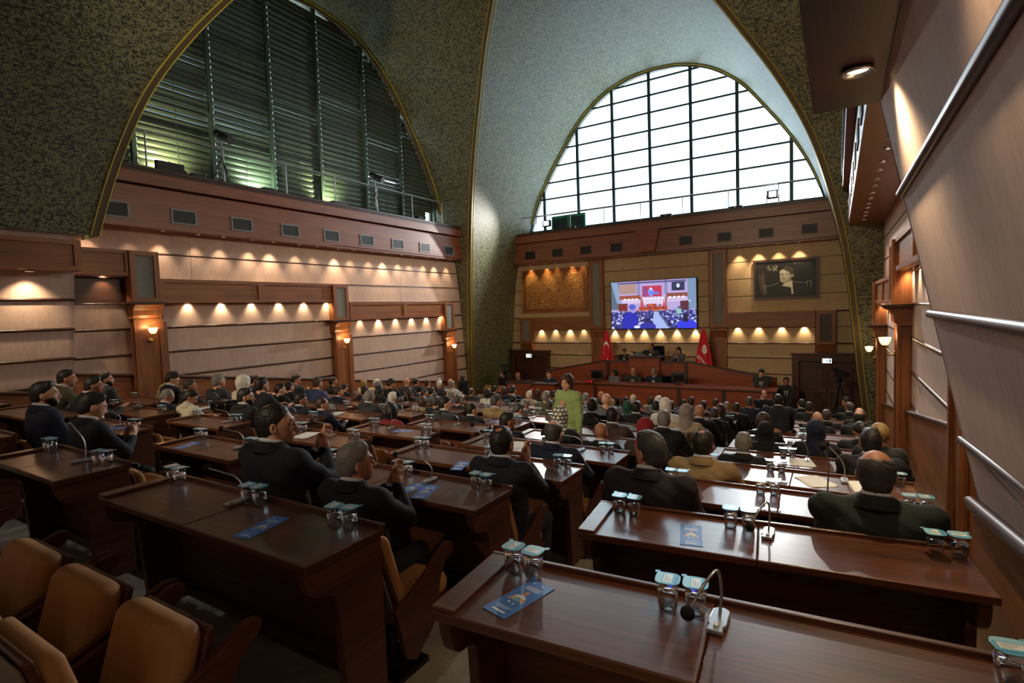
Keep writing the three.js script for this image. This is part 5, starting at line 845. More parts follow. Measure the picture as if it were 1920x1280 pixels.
// ---- skeleton of a pose: faces -z, origin on the floor under the hips
function twoBone(S, T, l1, l2, pole) { // returns elbow
  const d = sub3(T, S), L = Math.min(len3(d), (l1 + l2) * 0.995), u = nrm3(d), a = (l1 * l1 - l2 * l2 + L * L) / (2 * L), h = Math.sqrt(Math.max(0, l1 * l1 - a * a)); let p = sub3(pole, mul3(u, dot3(pole, u))); p = nrm3(p); return { e: add3(add3(S, mul3(u, a)), mul3(p, h)), t: add3(S, mul3(u, L)) };
}
function skeleton(o) {
  const st = o.stand, hipY = st ? 0.95 : 0.47, lean = o.lean || 0, side = o.side || 0, wd = o.wide || 1;
  const rot = (p) => { const y = p[1] - hipY, z = p[2]; const cy = Math.cos(lean), sy = Math.sin(lean); let q = [p[0], y * cy + z * sy, z * cy - y * sy]; const c2 = Math.cos(side), s2 = Math.sin(side); q = [q[0] * c2 + q[1] * s2, q[1] * c2 - q[0] * s2, q[2]]; return [q[0], q[1] + hipY, q[2]]; };
  const J = { pel: V(0, hipY, 0), waist: rot([0, hipY + 0.19, 0.0]), chest: rot([0, hipY + 0.38, 0.01]), neck: rot([0, hipY + 0.545, 0.02]), head: null };
  const nd = nrm3(sub3(J.neck, J.chest)); J.head = add3(J.neck, add3(mul3(nd, 0.088), [0, 0.04, -0.028 - lean * 0.03])); J.up = nd;
  J.sh = s => add3(J.neck, add3(mul3(nd, -0.05), [s * 0.185 * wd * Math.cos(side), -s * 0.18 * Math.sin(side), 0.0]));
  J.arm = s => { const S = J.sh(s); const T = (s < 0 ? o.handL : o.handR) || [s * 0.16, hipY + 0.27, -0.42]; const pole = (s < 0 ? o.poleL : o.poleR) || [s * 0.7, -0.6, 0.45]; const q = twoBone(S, T, 0.285, 0.255, pole); return { S, E: q.e, H: q.t }; };
  J.leg = s => st ? { hip: [s * 0.09, hipY - 0.04, 0], knee: [s * 0.1, 0.5, -0.015], ank: [s * 0.11, 0.09, 0.03], toe: [s * 0.13, 0.035, -0.15] } : { hip: [s * 0.095, hipY, 0], knee: [s * 0.12, hipY + 0.02, -0.4], ank: [s * 0.12, 0.09, -0.38], toe: [s * 0.13, 0.035, -0.56] };
  return J;
}
// head in its own frame (face towards -z), moved by H = {c, yaw, pitch, roll}
function headPrims(fine, fem) {
  const s = [ell([0, 0.03, 0.016], [0.074, 0.093, 0.093], 0), ell([0, -0.01, -0.028], [0.063, 0.083, 0.062], 0.03), cap([0, -0.058, -0.05], [0, -0.076, -0.06], fem ? 0.033 : 0.038, fem ? 0.024 : 0.03, 0.03),
  cap([0, 0.012, -0.088], [0, -0.026, -0.106], 0.009, 0.0125, 0.012), cap([-0.009, -0.03, -0.096], [0.009, -0.03, -0.096], 0.01, 0.01, 0.008), cap([-0.034, 0.028, -0.079], [0.034, 0.028, -0.079], 0.012, 0.012, 0.018),
  { c: [-0.031, 0.008, -0.098], r: [0.019, 0.013, 0.018], op: 'sub', k: 0.014 }, { c: [0.031, 0.008, -0.098], r: [0.019, 0.013, 0.018], op: 'sub', k: 0.014 },
  cap([-0.017, -0.055, -0.083], [0.017, -0.055, -0.083], 0.009, 0.009, 0.012), ell([-0.076, -0.005, 0.008], [0.011, 0.031, 0.019], 0.008), ell([0.076, -0.005, 0.008], [0.011, 0.031, 0.019], 0.008)];
  if (fine) s.push(ell([-0.031, 0.008, -0.08], [0.012, 0.0115, 0.012], 0.002), ell([0.031, 0.008, -0.08], [0.012, 0.0115, 0.012], 0.002), { c: [-0.082, -0.004, 0.0], r: [0.008, 0.018, 0.009], op: 'sub', k: 0.006 }, { c: [0.082, -0.004, 0.0], r: [0.008, 0.018, 0.009], op: 'sub', k: 0.006 });
  return s;
}
function handPrims(H, E, s, o, fine) { // hand continues the forearm; fingers curl by o.curl
  const dir = nrm3(o.handDir ? (Array.isArray(o.handDir[0]) ? o.handDir[s < 0 ? 0 : 1] : o.handDir) : sub3(H, E)); let nrm = o.palm ? nrm3([o.palm[0] * s, o.palm[1], o.palm[2]]) : [0, -1, 0]; nrm = nrm3(sub3(nrm, mul3(dir, dot3(nrm, dir)))); const lat = mul3(cross3(dir, nrm), s); // towards the thumb
  const P = (f, l, n) => add3(H, add3(mul3(dir, f), add3(mul3(lat, l), mul3(nrm, n)))), out = [], curl = o.curl === undefined ? 0.35 : o.curl;
  out.push(cap(P(0.0, 0, 0), P(0.03, 0, 0), 0.024, 0.026, 0.02));
  const base = [0.027, 0.009, -0.01, -0.027], L = [0.07, 0.08, 0.074, 0.058];
  for (let k = 0; k < 4; k++) {
    out.push(cap(P(0.015, base[k] * 0.7, 0), P(0.085, base[k], 0), 0.014, 0.0105, 0.016));
    let p = [0.085, 0], a = curl * 0.4; for (let q = 0; q < 3; q++) { const l = L[k] * [0.45, 0.32, 0.23][q]; const n = [p[0] + Math.cos(a) * l, p[1] + Math.sin(a) * l]; out.push(cap(P(p[0], base[k] * (1 + q * 0.05), p[1]), P(n[0], base[k] * (1.05 + q * 0.05), n[1]), 0.0095 - q * 0.0007, 0.0088 - q * 0.0008, q ? 0.004 : 0.008)); p = n; a += curl; }
  }
  out.push(cap(P(0.02, 0.022, 0.006), P(0.055, 0.046, 0.014), 0.015, 0.011, 0.014), cap(P(0.055, 0.046, 0.014), P(0.088, 0.05, 0.02), 0.0105, 0.0085, 0.004));
  return out;
}
const rotHead = (H) => { const e = new THREE.Euler(H.pitch || 0, H.yaw || 0, H.roll || 0, 'YXZ'); return new THREE.Matrix4().makeRotationFromEuler(e).setPosition(...H.c); };
const HEAD_UP = 0.125; // crown above the head centre
const geoCache = new Map(); const cached = (k, f) => { if (!geoCache.has(k)) geoCache.set(k, f()); return geoCache.get(k); };
const LODS = [{ b: 0.022, j: 0.0135, h: 0.0048, hand: 0.0048, hair: 0.0065 }, { b: 0.03, j: 0.0245, h: 0.0105, hand: 0.011, hair: 0.0125 }, { b: 0.042, j: 0.036, h: 0.016, hand: 0.016, hair: 0.018 }];
function joinGeo(list) { const l = list.map(g => { g = g.clone(); return g; }); let P = [], N = [], I = [], C = [], o = 0; for (const g of l) { P.push(...g.attributes.position.array); N.push(...g.attributes.normal.array); if (g.attributes.color) C.push(...g.attributes.color.array); for (const q of g.index.array) I.push(q + o); o += g.attributes.position.count; } const r = new THREE.BufferGeometry(); r.setAttribute('position', new THREE.Float32BufferAttribute(P, 3)); r.setAttribute('normal', new THREE.Float32BufferAttribute(N, 3)); if (C.length === P.length) r.setAttribute('color', new THREE.Float32BufferAttribute(C, 3)); r.setIndex(I); return r; }
function headGeo(lod, fem) { return cached('head' + lod + fem, () => {
  const g = netMesh(headPrims(lod === 0, fem), LODS[lod].h), p = g.attributes.position, C = new Float32Array(p.count * 3);
  for (let i = 0; i < p.count; i++) { // skin tone multipliers: lips, brows, eyes
    const x = p.getX(i), y = p.getY(i), z = p.getZ(i); let c = [1, 1, 1]; const ax = Math.abs(x);
    if (z < -0.07) { if (Math.abs(y + 0.055) < 0.008 && ax < 0.024) c = [0.85, 0.6, 0.58]; if (Math.abs(y - 0.032) < 0.006 && ax > 0.012 && ax < 0.048) c = [0.22, 0.17, 0.14]; if (Math.hypot(ax - 0.031, (y - 0.008) * 1.6) < 0.011) c = ax < 0.037 && ax > 0.025 ? [0.12, 0.1, 0.1] : [1.25, 1.35, 1.5]; }
    C.set(c, i * 3);
  }
  g.setAttribute('color', new THREE.BufferAttribute(C, 3)); return g;
}); }
function bodyGeo(o, lod, key) { return cached('body' + key + lod, () => {
  const J = skeleton(o), q = LODS[lod], list = [];
  const hm = rotHead({ c: J.head, ...o.head }); const hg = headGeo(lod, !!o.fem).clone(); hg.applyMatrix4(hm); list.push(hg);
  const white = g => { const c = new Float32Array(g.attributes.position.count * 3).fill(1); g.setAttribute('color', new THREE.BufferAttribute(c, 3)); return g; };
  const jaw = new THREE.Vector3(0, -0.035, 0.02).applyMatrix4(hm).toArray();
  const b = [cap(jaw, J.neck, 0.053, 0.056, 0.02), cap(J.neck, J.chest, 0.06, 0.1, 0.05), cap(add3(J.chest, [-0.05, 0, 0]), add3(J.pel, [-0.05, 0, 0]), 0.1, 0.1, 0.05), cap(add3(J.chest, [0.05, 0, 0]), add3(J.pel, [0.05, 0, 0]), 0.1, 0.1, 0.05), cap(J.sh(-1), J.sh(1), 0.05, 0.05, 0.05)];
  for (const s of [-1, 1]) { const A = J.arm(s), L = J.leg(s); b.push(cap(A.S, A.E, 0.043, 0.036, 0.03), cap(A.E, A.H, 0.036, 0.026, 0.02), cap(L.hip, L.knee, 0.07, 0.048, 0.04), cap(L.knee, L.ank, 0.045, 0.032, 0.02)); }
  list.push(white(netMesh(b, q.b)));
  for (const s of [-1, 1]) { const A = J.arm(s); list.push(white(netMesh([cap(lerp3(A.E, A.H, 0.7), A.H, 0.029, 0.026, 0), ...handPrims(A.H, A.E, s, o, lod === 0)], q.hand))); }
  return joinGeo(list);
}); }
function jacketGeo(o, lod, key) { return cached('jacket' + key + lod, () => {
  const J = skeleton(o), w = o.wide || 1, f = o.fat || 1, b = [];
  for (const s of [-1, 1]) b.push(cap(add3(J.chest, [s * 0.078 * w, 0.02, 0.005]), add3(J.waist, [s * 0.072 * w * f, 0, 0]), 0.118 * (0.6 + 0.4 * w), 0.112 * f, 0.05), cap(add3(J.waist, [s * 0.072 * w * f, 0, 0]), add3(J.pel, [s * 0.075 * w * f, o.stand ? -0.1 : 0.02, 0.0]), 0.112 * f, 0.125 * f, 0.06));
  b.push(cap(add3(J.sh(-1), [0.01, -0.005, 0]), add3(J.sh(1), [-0.01, -0.005, 0]), 0.07, 0.07, 0.06), cap(J.neck, add3(J.neck, mul3(J.up, -0.08)), 0.07, 0.12, 0.07));
  for (const s of [-1, 1]) { const A = J.arm(s); b.push(cap(A.S, A.E, 0.062, 0.05, 0.045), cap(A.E, lerp3(A.E, A.H, 0.93), 0.05, 0.038, 0.02)); b.push({ a: lerp3(A.E, A.H, 0.95), b: add3(A.H, mul3(nrm3(sub3(A.H, A.E)), 0.06)), ra: 0.03, rb: 0.034, op: 'sub', k: 0.004 }); }
  // collar ring, then open the neck
  const N = add3(J.neck, mul3(J.up, 0.004)); for (let k = 0; k < 8; k++) { const a = k / 8 * 6.283, c = (k + 1) / 8 * 6.283, r = 0.066, y = t => 0.012 + 0.022 * Math.sin(t); b.push(cap(add3(N, [Math.cos(a) * r, y(a), Math.sin(a) * r + 0.004]), add3(N, [Math.cos(c) * r, y(c), Math.sin(c) * r + 0.004]), 0.014, 0.014, 0.014)); }
  b.push({ a: add3(J.neck, mul3(J.up, -0.02)), b: add3(J.neck, mul3(J.up, 0.12)), ra: 0.057, rb: 0.062, op: 'sub', k: 0.006 });
  const r = rng(key.length * 31 + 7), ph = [r() * 6, r() * 6, r() * 6];
  return netMesh(b, LODS[lod].j, lod < 2 ? (x, y, z) => 0.005 * Math.sin(x * 30 + y * 24 + ph[0]) * Math.sin(y * 36 + z * 17 + ph[1]) + 0.0018 * Math.sin(y * 90 + x * 55 + ph[2]) : null);
}); }
function trouserGeo(o, lod, key) { return cached('trousers' + key + lod, () => { const J = skeleton(o), b = [cap(add3(J.pel, [-0.07, 0, 0]), add3(J.pel, [0.07, 0, 0]), 0.12, 0.12, 0.05)]; for (const s of [-1, 1]) { const L = J.leg(s); b.push(cap(L.hip, L.knee, 0.092, 0.07, 0.04), cap(L.knee, L.ank, 0.068, 0.055, 0.03)); } return netMesh(b, LODS[lod].j * 1.8); }); }
function shoeGeo(o, lod, key) { return cached('shoes' + key + lod, () => { const J = skeleton(o), out = []; for (const s of [-1, 1]) { const L = J.leg(s); out.push(netMesh([cap([L.ank[0], 0.05, L.ank[2] + 0.03], [L.toe[0], 0.036, L.toe[2]], 0.045, 0.036, 0), cap(L.ank, [L.ank[0], 0.05, L.ank[2]], 0.045, 0.045, 0.02)], 0.03)); } return joinGeo(out); }); }
function skirtGeo(o, lod, key) { return cached('skirt' + key + lod, () => { const J = skeleton(o); return netMesh([cap(J.pel, [0, 0.6, 0], 0.15, 0.17, 0), cap([0, 0.6, 0], [0, 0.35, 0], 0.17, 0.16, 0.05)], LODS[lod].j * 1.3); }); }
// hair in the head's frame
const hairNoise = (x, y, z) => 0.0022 * Math.sin(x * 260 + z * 90) * Math.sin(z * 210 + y * 60) + 0.0016 * Math.sin(y * 330 + x * 170);
function hairGeo(style, lod) { return cached('hair' + style + lod, () => {
  const c = LODS[lod].hair, top = (g) => ell([0, 0.034, 0.018], [0.079 + g, 0.098 + g, 0.098 + g], 0), cutF = (a, b) => ({ plane: [0, -1 / 1.64, -a / 1.64, b], op: 'cut' }), nape = ell([0, -0.022, 0.052], [0.064, 0.062, 0.058], 0.02), eyeCut = { c: [0, -0.03, -0.1], r: [0.085, 0.1, 0.09], op: 'sub', k: 0.01 };
  let p, nz = hairNoise;
  if (style === 'short') p = [top(0.0), nape, cap([-0.03, 0.1, -0.036], [0.03, 0.1, -0.036], 0.026, 0.026, 0.03), eyeCut, cutF(1.3, 0.004), { c: [-0.085, -0.02, 0.0], r: [0.03, 0.034, 0.022], op: 'sub', k: 0.006 }, { c: [0.085, -0.02, 0.0], r: [0.03, 0.034, 0.022], op: 'sub', k: 0.006 }];
  if (style === 'receding') p = [top(0.001), nape, eyeCut, cutF(1.3, 0.004), { c: [0, 0.115, -0.085], r: [0.062, 0.05, 0.075], op: 'sub', k: 0.012 }, { c: [-0.085, -0.02, 0], r: [0.03, 0.034, 0.022], op: 'sub', k: 0.006 }, { c: [0.085, -0.02, 0], r: [0.03, 0.034, 0.022], op: 'sub', k: 0.006 }];
  if (style === 'crown') p = [top(0.002), nape, eyeCut, cutF(1.3, 0.004), { c: [0, 0.14, 0.06], r: [0.036, 0.036, 0.044], op: 'sub', k: 0.02 }, { c: [-0.085, -0.02, 0], r: [0.03, 0.034, 0.022], op: 'sub', k: 0.006 }, { c: [0.085, -0.02, 0], r: [0.03, 0.034, 0.022], op: 'sub', k: 0.006 }];
  if (style === 'ring') p = [top(0.001), nape, eyeCut, cutF(1.3, 0.004), { c: [0, 0.14, -0.02], r: [0.09, 0.085, 0.12], op: 'sub', k: 0.01 }, { c: [-0.085, -0.02, 0], r: [0.03, 0.03, 0.022], op: 'sub', k: 0.008 }, { c: [0.085, -0.02, 0], r: [0.03, 0.03, 0.022], op: 'sub', k: 0.008 }];
  if (style === 'long') p = [top(0.008), cap([0, -0.02, 0.06], [0, -0.17, 0.075], 0.06, 0.045, 0.04), cap([-0.06, 0.0, 0.03], [-0.065, -0.17, 0.03], 0.035, 0.03, 0.03), cap([0.06, 0.0, 0.03], [0.065, -0.17, 0.03], 0.035, 0.03, 0.03), { c: [0, -0.03, -0.11], r: [0.064, 0.1, 0.1], op: 'sub', k: 0.01 }];
  if (style === 'bob') { p = [top(0.014), cap([0, -0.02, 0.05], [0, -0.07, 0.055], 0.07, 0.055, 0.04), cap([-0.062, 0.0, 0.02], [-0.064, -0.06, 0.015], 0.036, 0.03, 0.03), cap([0.062, 0.0, 0.02], [0.064, -0.06, 0.015], 0.036, 0.03, 0.03), { c: [0, -0.03, -0.11], r: [0.066, 0.1, 0.1], op: 'sub', k: 0.01 }]; nz = (x, y, z) => hairNoise(x, y, z) + 0.004 * Math.sin(x * 90) * Math.sin(y * 80 + z * 60); }
  if (style === 'curly') { p = [top(0.02), cap([0, -0.03, 0.05], [0, -0.09, 0.06], 0.08, 0.06, 0.04), cap([-0.07, 0, 0.02], [-0.075, -0.08, 0.02], 0.04, 0.035, 0.03), cap([0.07, 0, 0.02], [0.075, -0.08, 0.02], 0.04, 0.035, 0.03), { c: [0, -0.03, -0.12], r: [0.062, 0.1, 0.1], op: 'sub', k: 0.01 }]; nz = (x, y, z) => 0.008 * Math.sin(x * 120) * Math.sin(y * 110 + 1) * Math.sin(z * 115 + 2); }
  if (style === 'updo') p = [top(0.008), ell([0, 0.02, 0.105], [0.045, 0.06, 0.03], 0.03), eyeCut, cutF(0.55, 0.03), { c: [-0.085, -0.02, 0], r: [0.03, 0.03, 0.022], op: 'sub', k: 0.008 }, { c: [0.085, -0.02, 0], r: [0.03, 0.03, 0.022], op: 'sub', k: 0.008 }];
  if (style === 'cap') { p = [top(0.008), eyeCut, { plane: [0, -1, -0.35, -0.03], op: 'cut' }]; nz = null; }
  if (style === 'scarf') { p = [top(0.012), ell([0, -0.03, 0.01], [0.082, 0.09, 0.09], 0.03), cap([0, -0.07, 0.02], [0, -0.17, 0.02], 0.075, 0.1, 0.04), cap([-0.05, -0.17, 0.03], [-0.13, -0.23, 0.03], 0.07, 0.05, 0.05), cap([0.05, -0.17, 0.03], [0.13, -0.23, 0.03], 0.07, 0.05, 0.05), cap([0, -0.15, 0.06], [0, -0.26, 0.1], 0.07, 0.05, 0.05), { c: [0, -0.005, -0.11], r: [0.054, 0.076, 0.075], op: 'sub', k: 0.012 }]; nz = (x, y, z) => 0.004 * Math.sin(y * 70 + x * 40 + z * 30) * Math.sin(x * 50 - z * 45); }
  return netMesh(p, c, nz);
}); }
function beardGeo(lod) { return cached('beard' + lod, () => netMesh([cap([0, -0.06, -0.05], [0, -0.078, -0.06], 0.04, 0.032, 0), ell([0, -0.03, -0.03], [0.067, 0.066, 0.062], 0.02), { c: [0, 0.01, -0.1], r: [0.045, 0.05, 0.08], op: 'sub', k: 0.01 }, { c: [0, -0.056, -0.1], r: [0.02, 0.007, 0.02], op: 'sub', k: 0.003 }, { plane: [0, 1, 0, -0.015], op: 'cut' }], LODS[lod].hair, hairNoise)); }
// ---- materials for people
const clothT = {}; const clothBump = dataTex(128, 128, (x, y) => { const v = (((x >> 1) + (y >> 1)) & 1 ? 150 : 110) + hash2(x, y, 3) * 60; return [v, v, v]; }, false);
const pm = new Map(); const hexMat = (kind, hex) => { const k = kind + hex; if (!pm.has(k)) pm.set(k, kind === 'skin' ? new THREE.MeshPhysicalMaterial({ color: hex, roughness: 0.55, vertexColors: true, sheen: 0.15 }) : kind === 'hair' ? std({ color: hex, roughness: 0.55 }) : std({ color: hex, roughness: 0.85 })); return pm.get(k); };
const SKIN = [0xc08a6c, 0xb57e60, 0xcb9878, 0xa87254];
const HAIRC = { black: 0x0d0b0a, dark: 0x1c1512, brown: 0x3a251a, grey: 0x75716c, dgrey: 0x3e3b39, white: 0xcbc7be, blond: 0x8f7442, red: 0x5a2c1a };
const CLOTH = { black: 0x101114, navy: 0x131a30, dnavy: 0x0e1220, grey: 0x55585a, dgrey: 0x2b2d30, tan: 0x8c744f, beige: 0xa8977a, cream: 0xc9bfa4, olive: 0x4d4a36, green: 0x8da263, purple: 0x2f1a4a, brown: 0x40302a, red: 0x7c1418, white: 0xcfcdc8, plum: 0x231d24, khaki: 0x83805c, blue: 0x35456a, dgreen: 0x15201c };
const POSES = {
  desk: { lean: 0.1, handL: [-0.14, 0.79, -0.4], handR: [0.14, 0.79, -0.4], head: { pitch: -0.08 }, palm: [0, -1, 0] },
  upright: { lean: 0.02, handL: [-0.16, 0.6, -0.3], handR: [0.16, 0.6, -0.3], head: {}, palm: [0, -1, 0] },
  lean: { lean: 0.36, handL: [-0.1, 0.8, -0.5], handR: [0.16, 0.8, -0.48], head: { pitch: -0.1 }, palm: [0, -1, 0] },
  clap: { lean: 0.06, handL: [-0.025, 0.93, -0.34], handR: [0.025, 0.93, -0.34], handDir: [[0.12, 0.85, -0.4], [-0.12, 0.85, -0.4]], palm: [-1, 0, 0], curl: 0.18, poleL: [-0.7, -0.8, 0.1], poleR: [0.7, -0.8, 0.1], head: {} },
  phone: { lean: 0.12, handL: [-0.08, 0.84, -0.34], handR: [0.08, 0.86, -0.34], head: { pitch: -0.35 }, palm: [0, -0.3, 1], curl: 0.6 },
  down: { lean: 0.16, handL: [-0.14, 0.79, -0.4], handR: [0.1, 0.79, -0.42], head: { pitch: -0.5 }, palm: [0, -1, 0] },
  stand: { stand: 1, lean: 0.0, handL: [-0.25, 0.86, -0.06], handR: [0.25, 0.86, -0.06], head: {}, palm: [-1, 0, 0] },
  standdown: { stand: 1, lean: 0.1, handL: [-0.06, 1.0, -0.3], handR: [0.06, 1.0, -0.3], head: { pitch: -0.5 }, palm: [0, -1, 0] },
  bend: { stand: 1, lean: 0.5, handL: [-0.2, 0.85, -0.6], handR: [0.2, 0.85, -0.6], head: { pitch: 0.1 }, palm: [0, -1, 0] },
  guard: { stand: 1, lean: 0.0, handL: [-0.04, 0.9, -0.2], handR: [0.04, 0.88, -0.22], head: { pitch: -0.1 }, palm: [0, -0.4, 1] },
};
function crownOf(o) { const J = skeleton(o), m = rotHead({ c: J.head, ...o.head }); const v = new THREE.Vector3(0, HEAD_UP, 0.018).applyMatrix4(m); return v; }
let nPeople = 0;
// d: {pose, yaw (head), lod, hair, hc, coat, skin, fem, wide, fat, face(front shirt), tie}
function person(d, pos, turn, scale, label, grp) {
  const base = { ...POSES[d.pose], ...(d.custom || {}) }; const o = { ...base, fem: d.fem, wide: d.wide || (d.fem ? 0.86 : 1), fat: d.fat || 1, head: { ...(base.head || {}), yaw: d.hyaw || 0, ...(d.hpitch !== undefined ? { pitch: d.hpitch } : {}) } };
  const lod = d.lod, key = d.key || `${d.pose}_${(d.hyaw || 0).toFixed(1)}_${d.fem ? 1 : 0}_${o.wide.toFixed(2)}_${o.fat.toFixed(2)}_${d.hpitch || 0}`;
  const g = group('person', pos, turn); g.scale.setScalar(scale); nPeople++; tag(g, label, 'person', grp);
  const skin = SKIN[d.skin === undefined ? nPeople % 4 : d.skin];
  mesh('body', bodyGeo(o, lod, key), hexMat('skin', skin), g);
  const coat = hexMat('cloth', CLOTH[d.coat] || d.coat || CLOTH.black);
  mesh(d.fem ? 'blouse' : 'jacket', jacketGeo(o, lod, key), coat, g);
  mesh('trousers', trouserGeo(o, lod, key), hexMat('cloth', d.legs || CLOTH.dgrey), g);
  mesh('shoes', shoeGeo(o, 2, key), MAT.black, g);
  const J = skeleton(o), hm = rotHead({ c: J.head, ...o.head });
  const onHead = (n, geo, m) => { const q = mesh(n, geo, m, g); q.applyMatrix4(hm); return q; };
  if (d.hair && d.hair !== 'bald') { const sc = d.hair === 'scarf'; onHead(sc ? 'headscarf' : d.hair === 'cap' ? 'cap' : 'hair', sc && d.pattern ? spotted() : hairGeo(d.hair, lod), sc ? (d.pattern ? spotMat : hexMat('cloth', d.hc)) : hexMat('hair', typeof d.hc === 'string' ? HAIRC[d.hc] : d.hc)); }
  if (d.beard) onHead('beard', beardGeo(lod), hexMat('hair', HAIRC[typeof d.hc === 'string' ? d.hc : 'dark']));
  if (d.glasses) { const t = []; for (const s of [-1, 1]) { t.push(new THREE.TorusGeometry(0.021, 0.0022, 6, 18).translate(s * 0.031, 0.006, -0.104), rod([s * 0.05, 0.012, -0.1], [s * 0.08, 0.01, 0.0], 0.002, 5)); } t.push(rod([-0.011, 0.01, -0.106], [0.011, 0.01, -0.106], 0.002, 5)); onHead('glasses', merge(t), MAT.black); }
  if (!d.fem && d.hair !== 'scarf' && lod < 2 || d.collar) { // shirt collar just above the jacket's
    const N = add3(J.neck, mul3(J.up, 0.033)), pts = []; for (let k = 0; k < 12; k++) { const a = k / 12 * 6.283; pts.push([N[0] + Math.cos(a) * 0.058, N[1] + 0.012 + 0.02 * Math.sin(a), N[2] + 0.004 + Math.sin(a) * 0.058]); }
    const c = tube(pts, 0.012, 36, 8, true); c.translate(0, 0, 0); mesh('shirt_collar', c, hexMat('cloth', d.shirt || 0xd4d6dc), g);
  }
  if (!d.fem && lod < 2) { // turned-down jacket collar, open at the front
    const N = add3(J.neck, mul3(J.up, 0.0)), st = (r0, y0, r1, y1) => grid(20, 3, (u, v) => { const a = -0.75 + u * 4.64, t = v, r = r0 + (r1 - r0) * t + 0.006 * Math.sin(t * 3.14), y = y0 + (y1 - y0) * t; return [N[0] + Math.cos(a) * r, N[1] + y + 0.022 * Math.sin(a), N[2] + 0.006 + Math.sin(a) * r, u, v]; });
    const cg = merge([st(0.064, 0.034, 0.078, 0.036), st(0.078, 0.036, 0.104, -0.012), st(0.104, -0.012, 0.098, -0.02)]); const c = mesh('jacket_collar', cg, coat, g); c.material.side = THREE.DoubleSide;
  }
  if (d.cuffs) for (const s of [-1, 1]) { const A = J.arm(s), u = nrm3(sub3(A.H, A.E)); mesh('shirt_cuff', rod(add3(A.H, mul3(u, -0.02)), add3(A.H, mul3(u, 0.008)), 0.033, 16), hexMat('cloth', 0xd8dade), g); }
  if (d.front) { // shirt front and tie between the lapels, laid on the chest
    const a = J.neck, b = J.waist, fz = -0.125 - 0.02; const n = nrm3(cross3([1, 0, 0], sub3(a, b)));
    const f = s => { const c = lerp3(a, b, s); return add3(c, [0, 0, -(0.075 + 0.068 * Math.min(1, s * 2.4)) * 1.02]); };
    const strip = (w0, w1, off) => grid(4, 8, (u, v) => { const p = f(0.02 + v * 0.8), w = w0 + (w1 - w0) * v; return [p[0] + (u - 0.5) * w, p[1], p[2] - off + Math.pow(Math.abs(u - 0.5) * 2, 2) * w * 0.2, u, v]; });
    mesh('shirt_front', strip(0.15, 0.035, 0.006), hexMat('cloth2', d.shirt || 0xd8d8d8), g).material.side = THREE.DoubleSide; if (d.tie) { const t = mesh('tie', strip(0.026, 0.04, 0.014), hexMat('cloth2', d.tie), g); t.material.side = THREE.DoubleSide; }
  }
  return g;
}
const spotMat = std({ vertexColors: true, roughness: 0.8 });
function spotted() { return cached('spotted', () => { const g = hairGeo('scarf', 0).clone(), p = g.attributes.position, C = new Float32Array(p.count * 3); for (let i = 0; i < p.count; i++) { const x = p.getX(i), y = p.getY(i), z = p.getZ(i), u = Math.atan2(x, z) * 0.1 / 0.042, v = y / 0.042, row = Math.floor(v), f = u + (row & 1) * 0.5, du = f - Math.floor(f) - 0.5, dv = v - row - 0.5, on = Math.hypot(du / 0.4, dv / 0.42) < 1; C.set(on ? [0.72, 0.68, 0.58] : [0.012, 0.011, 0.013], i * 3); } g.setAttribute('color', new THREE.BufferAttribute(C, 3)); return g; }); }
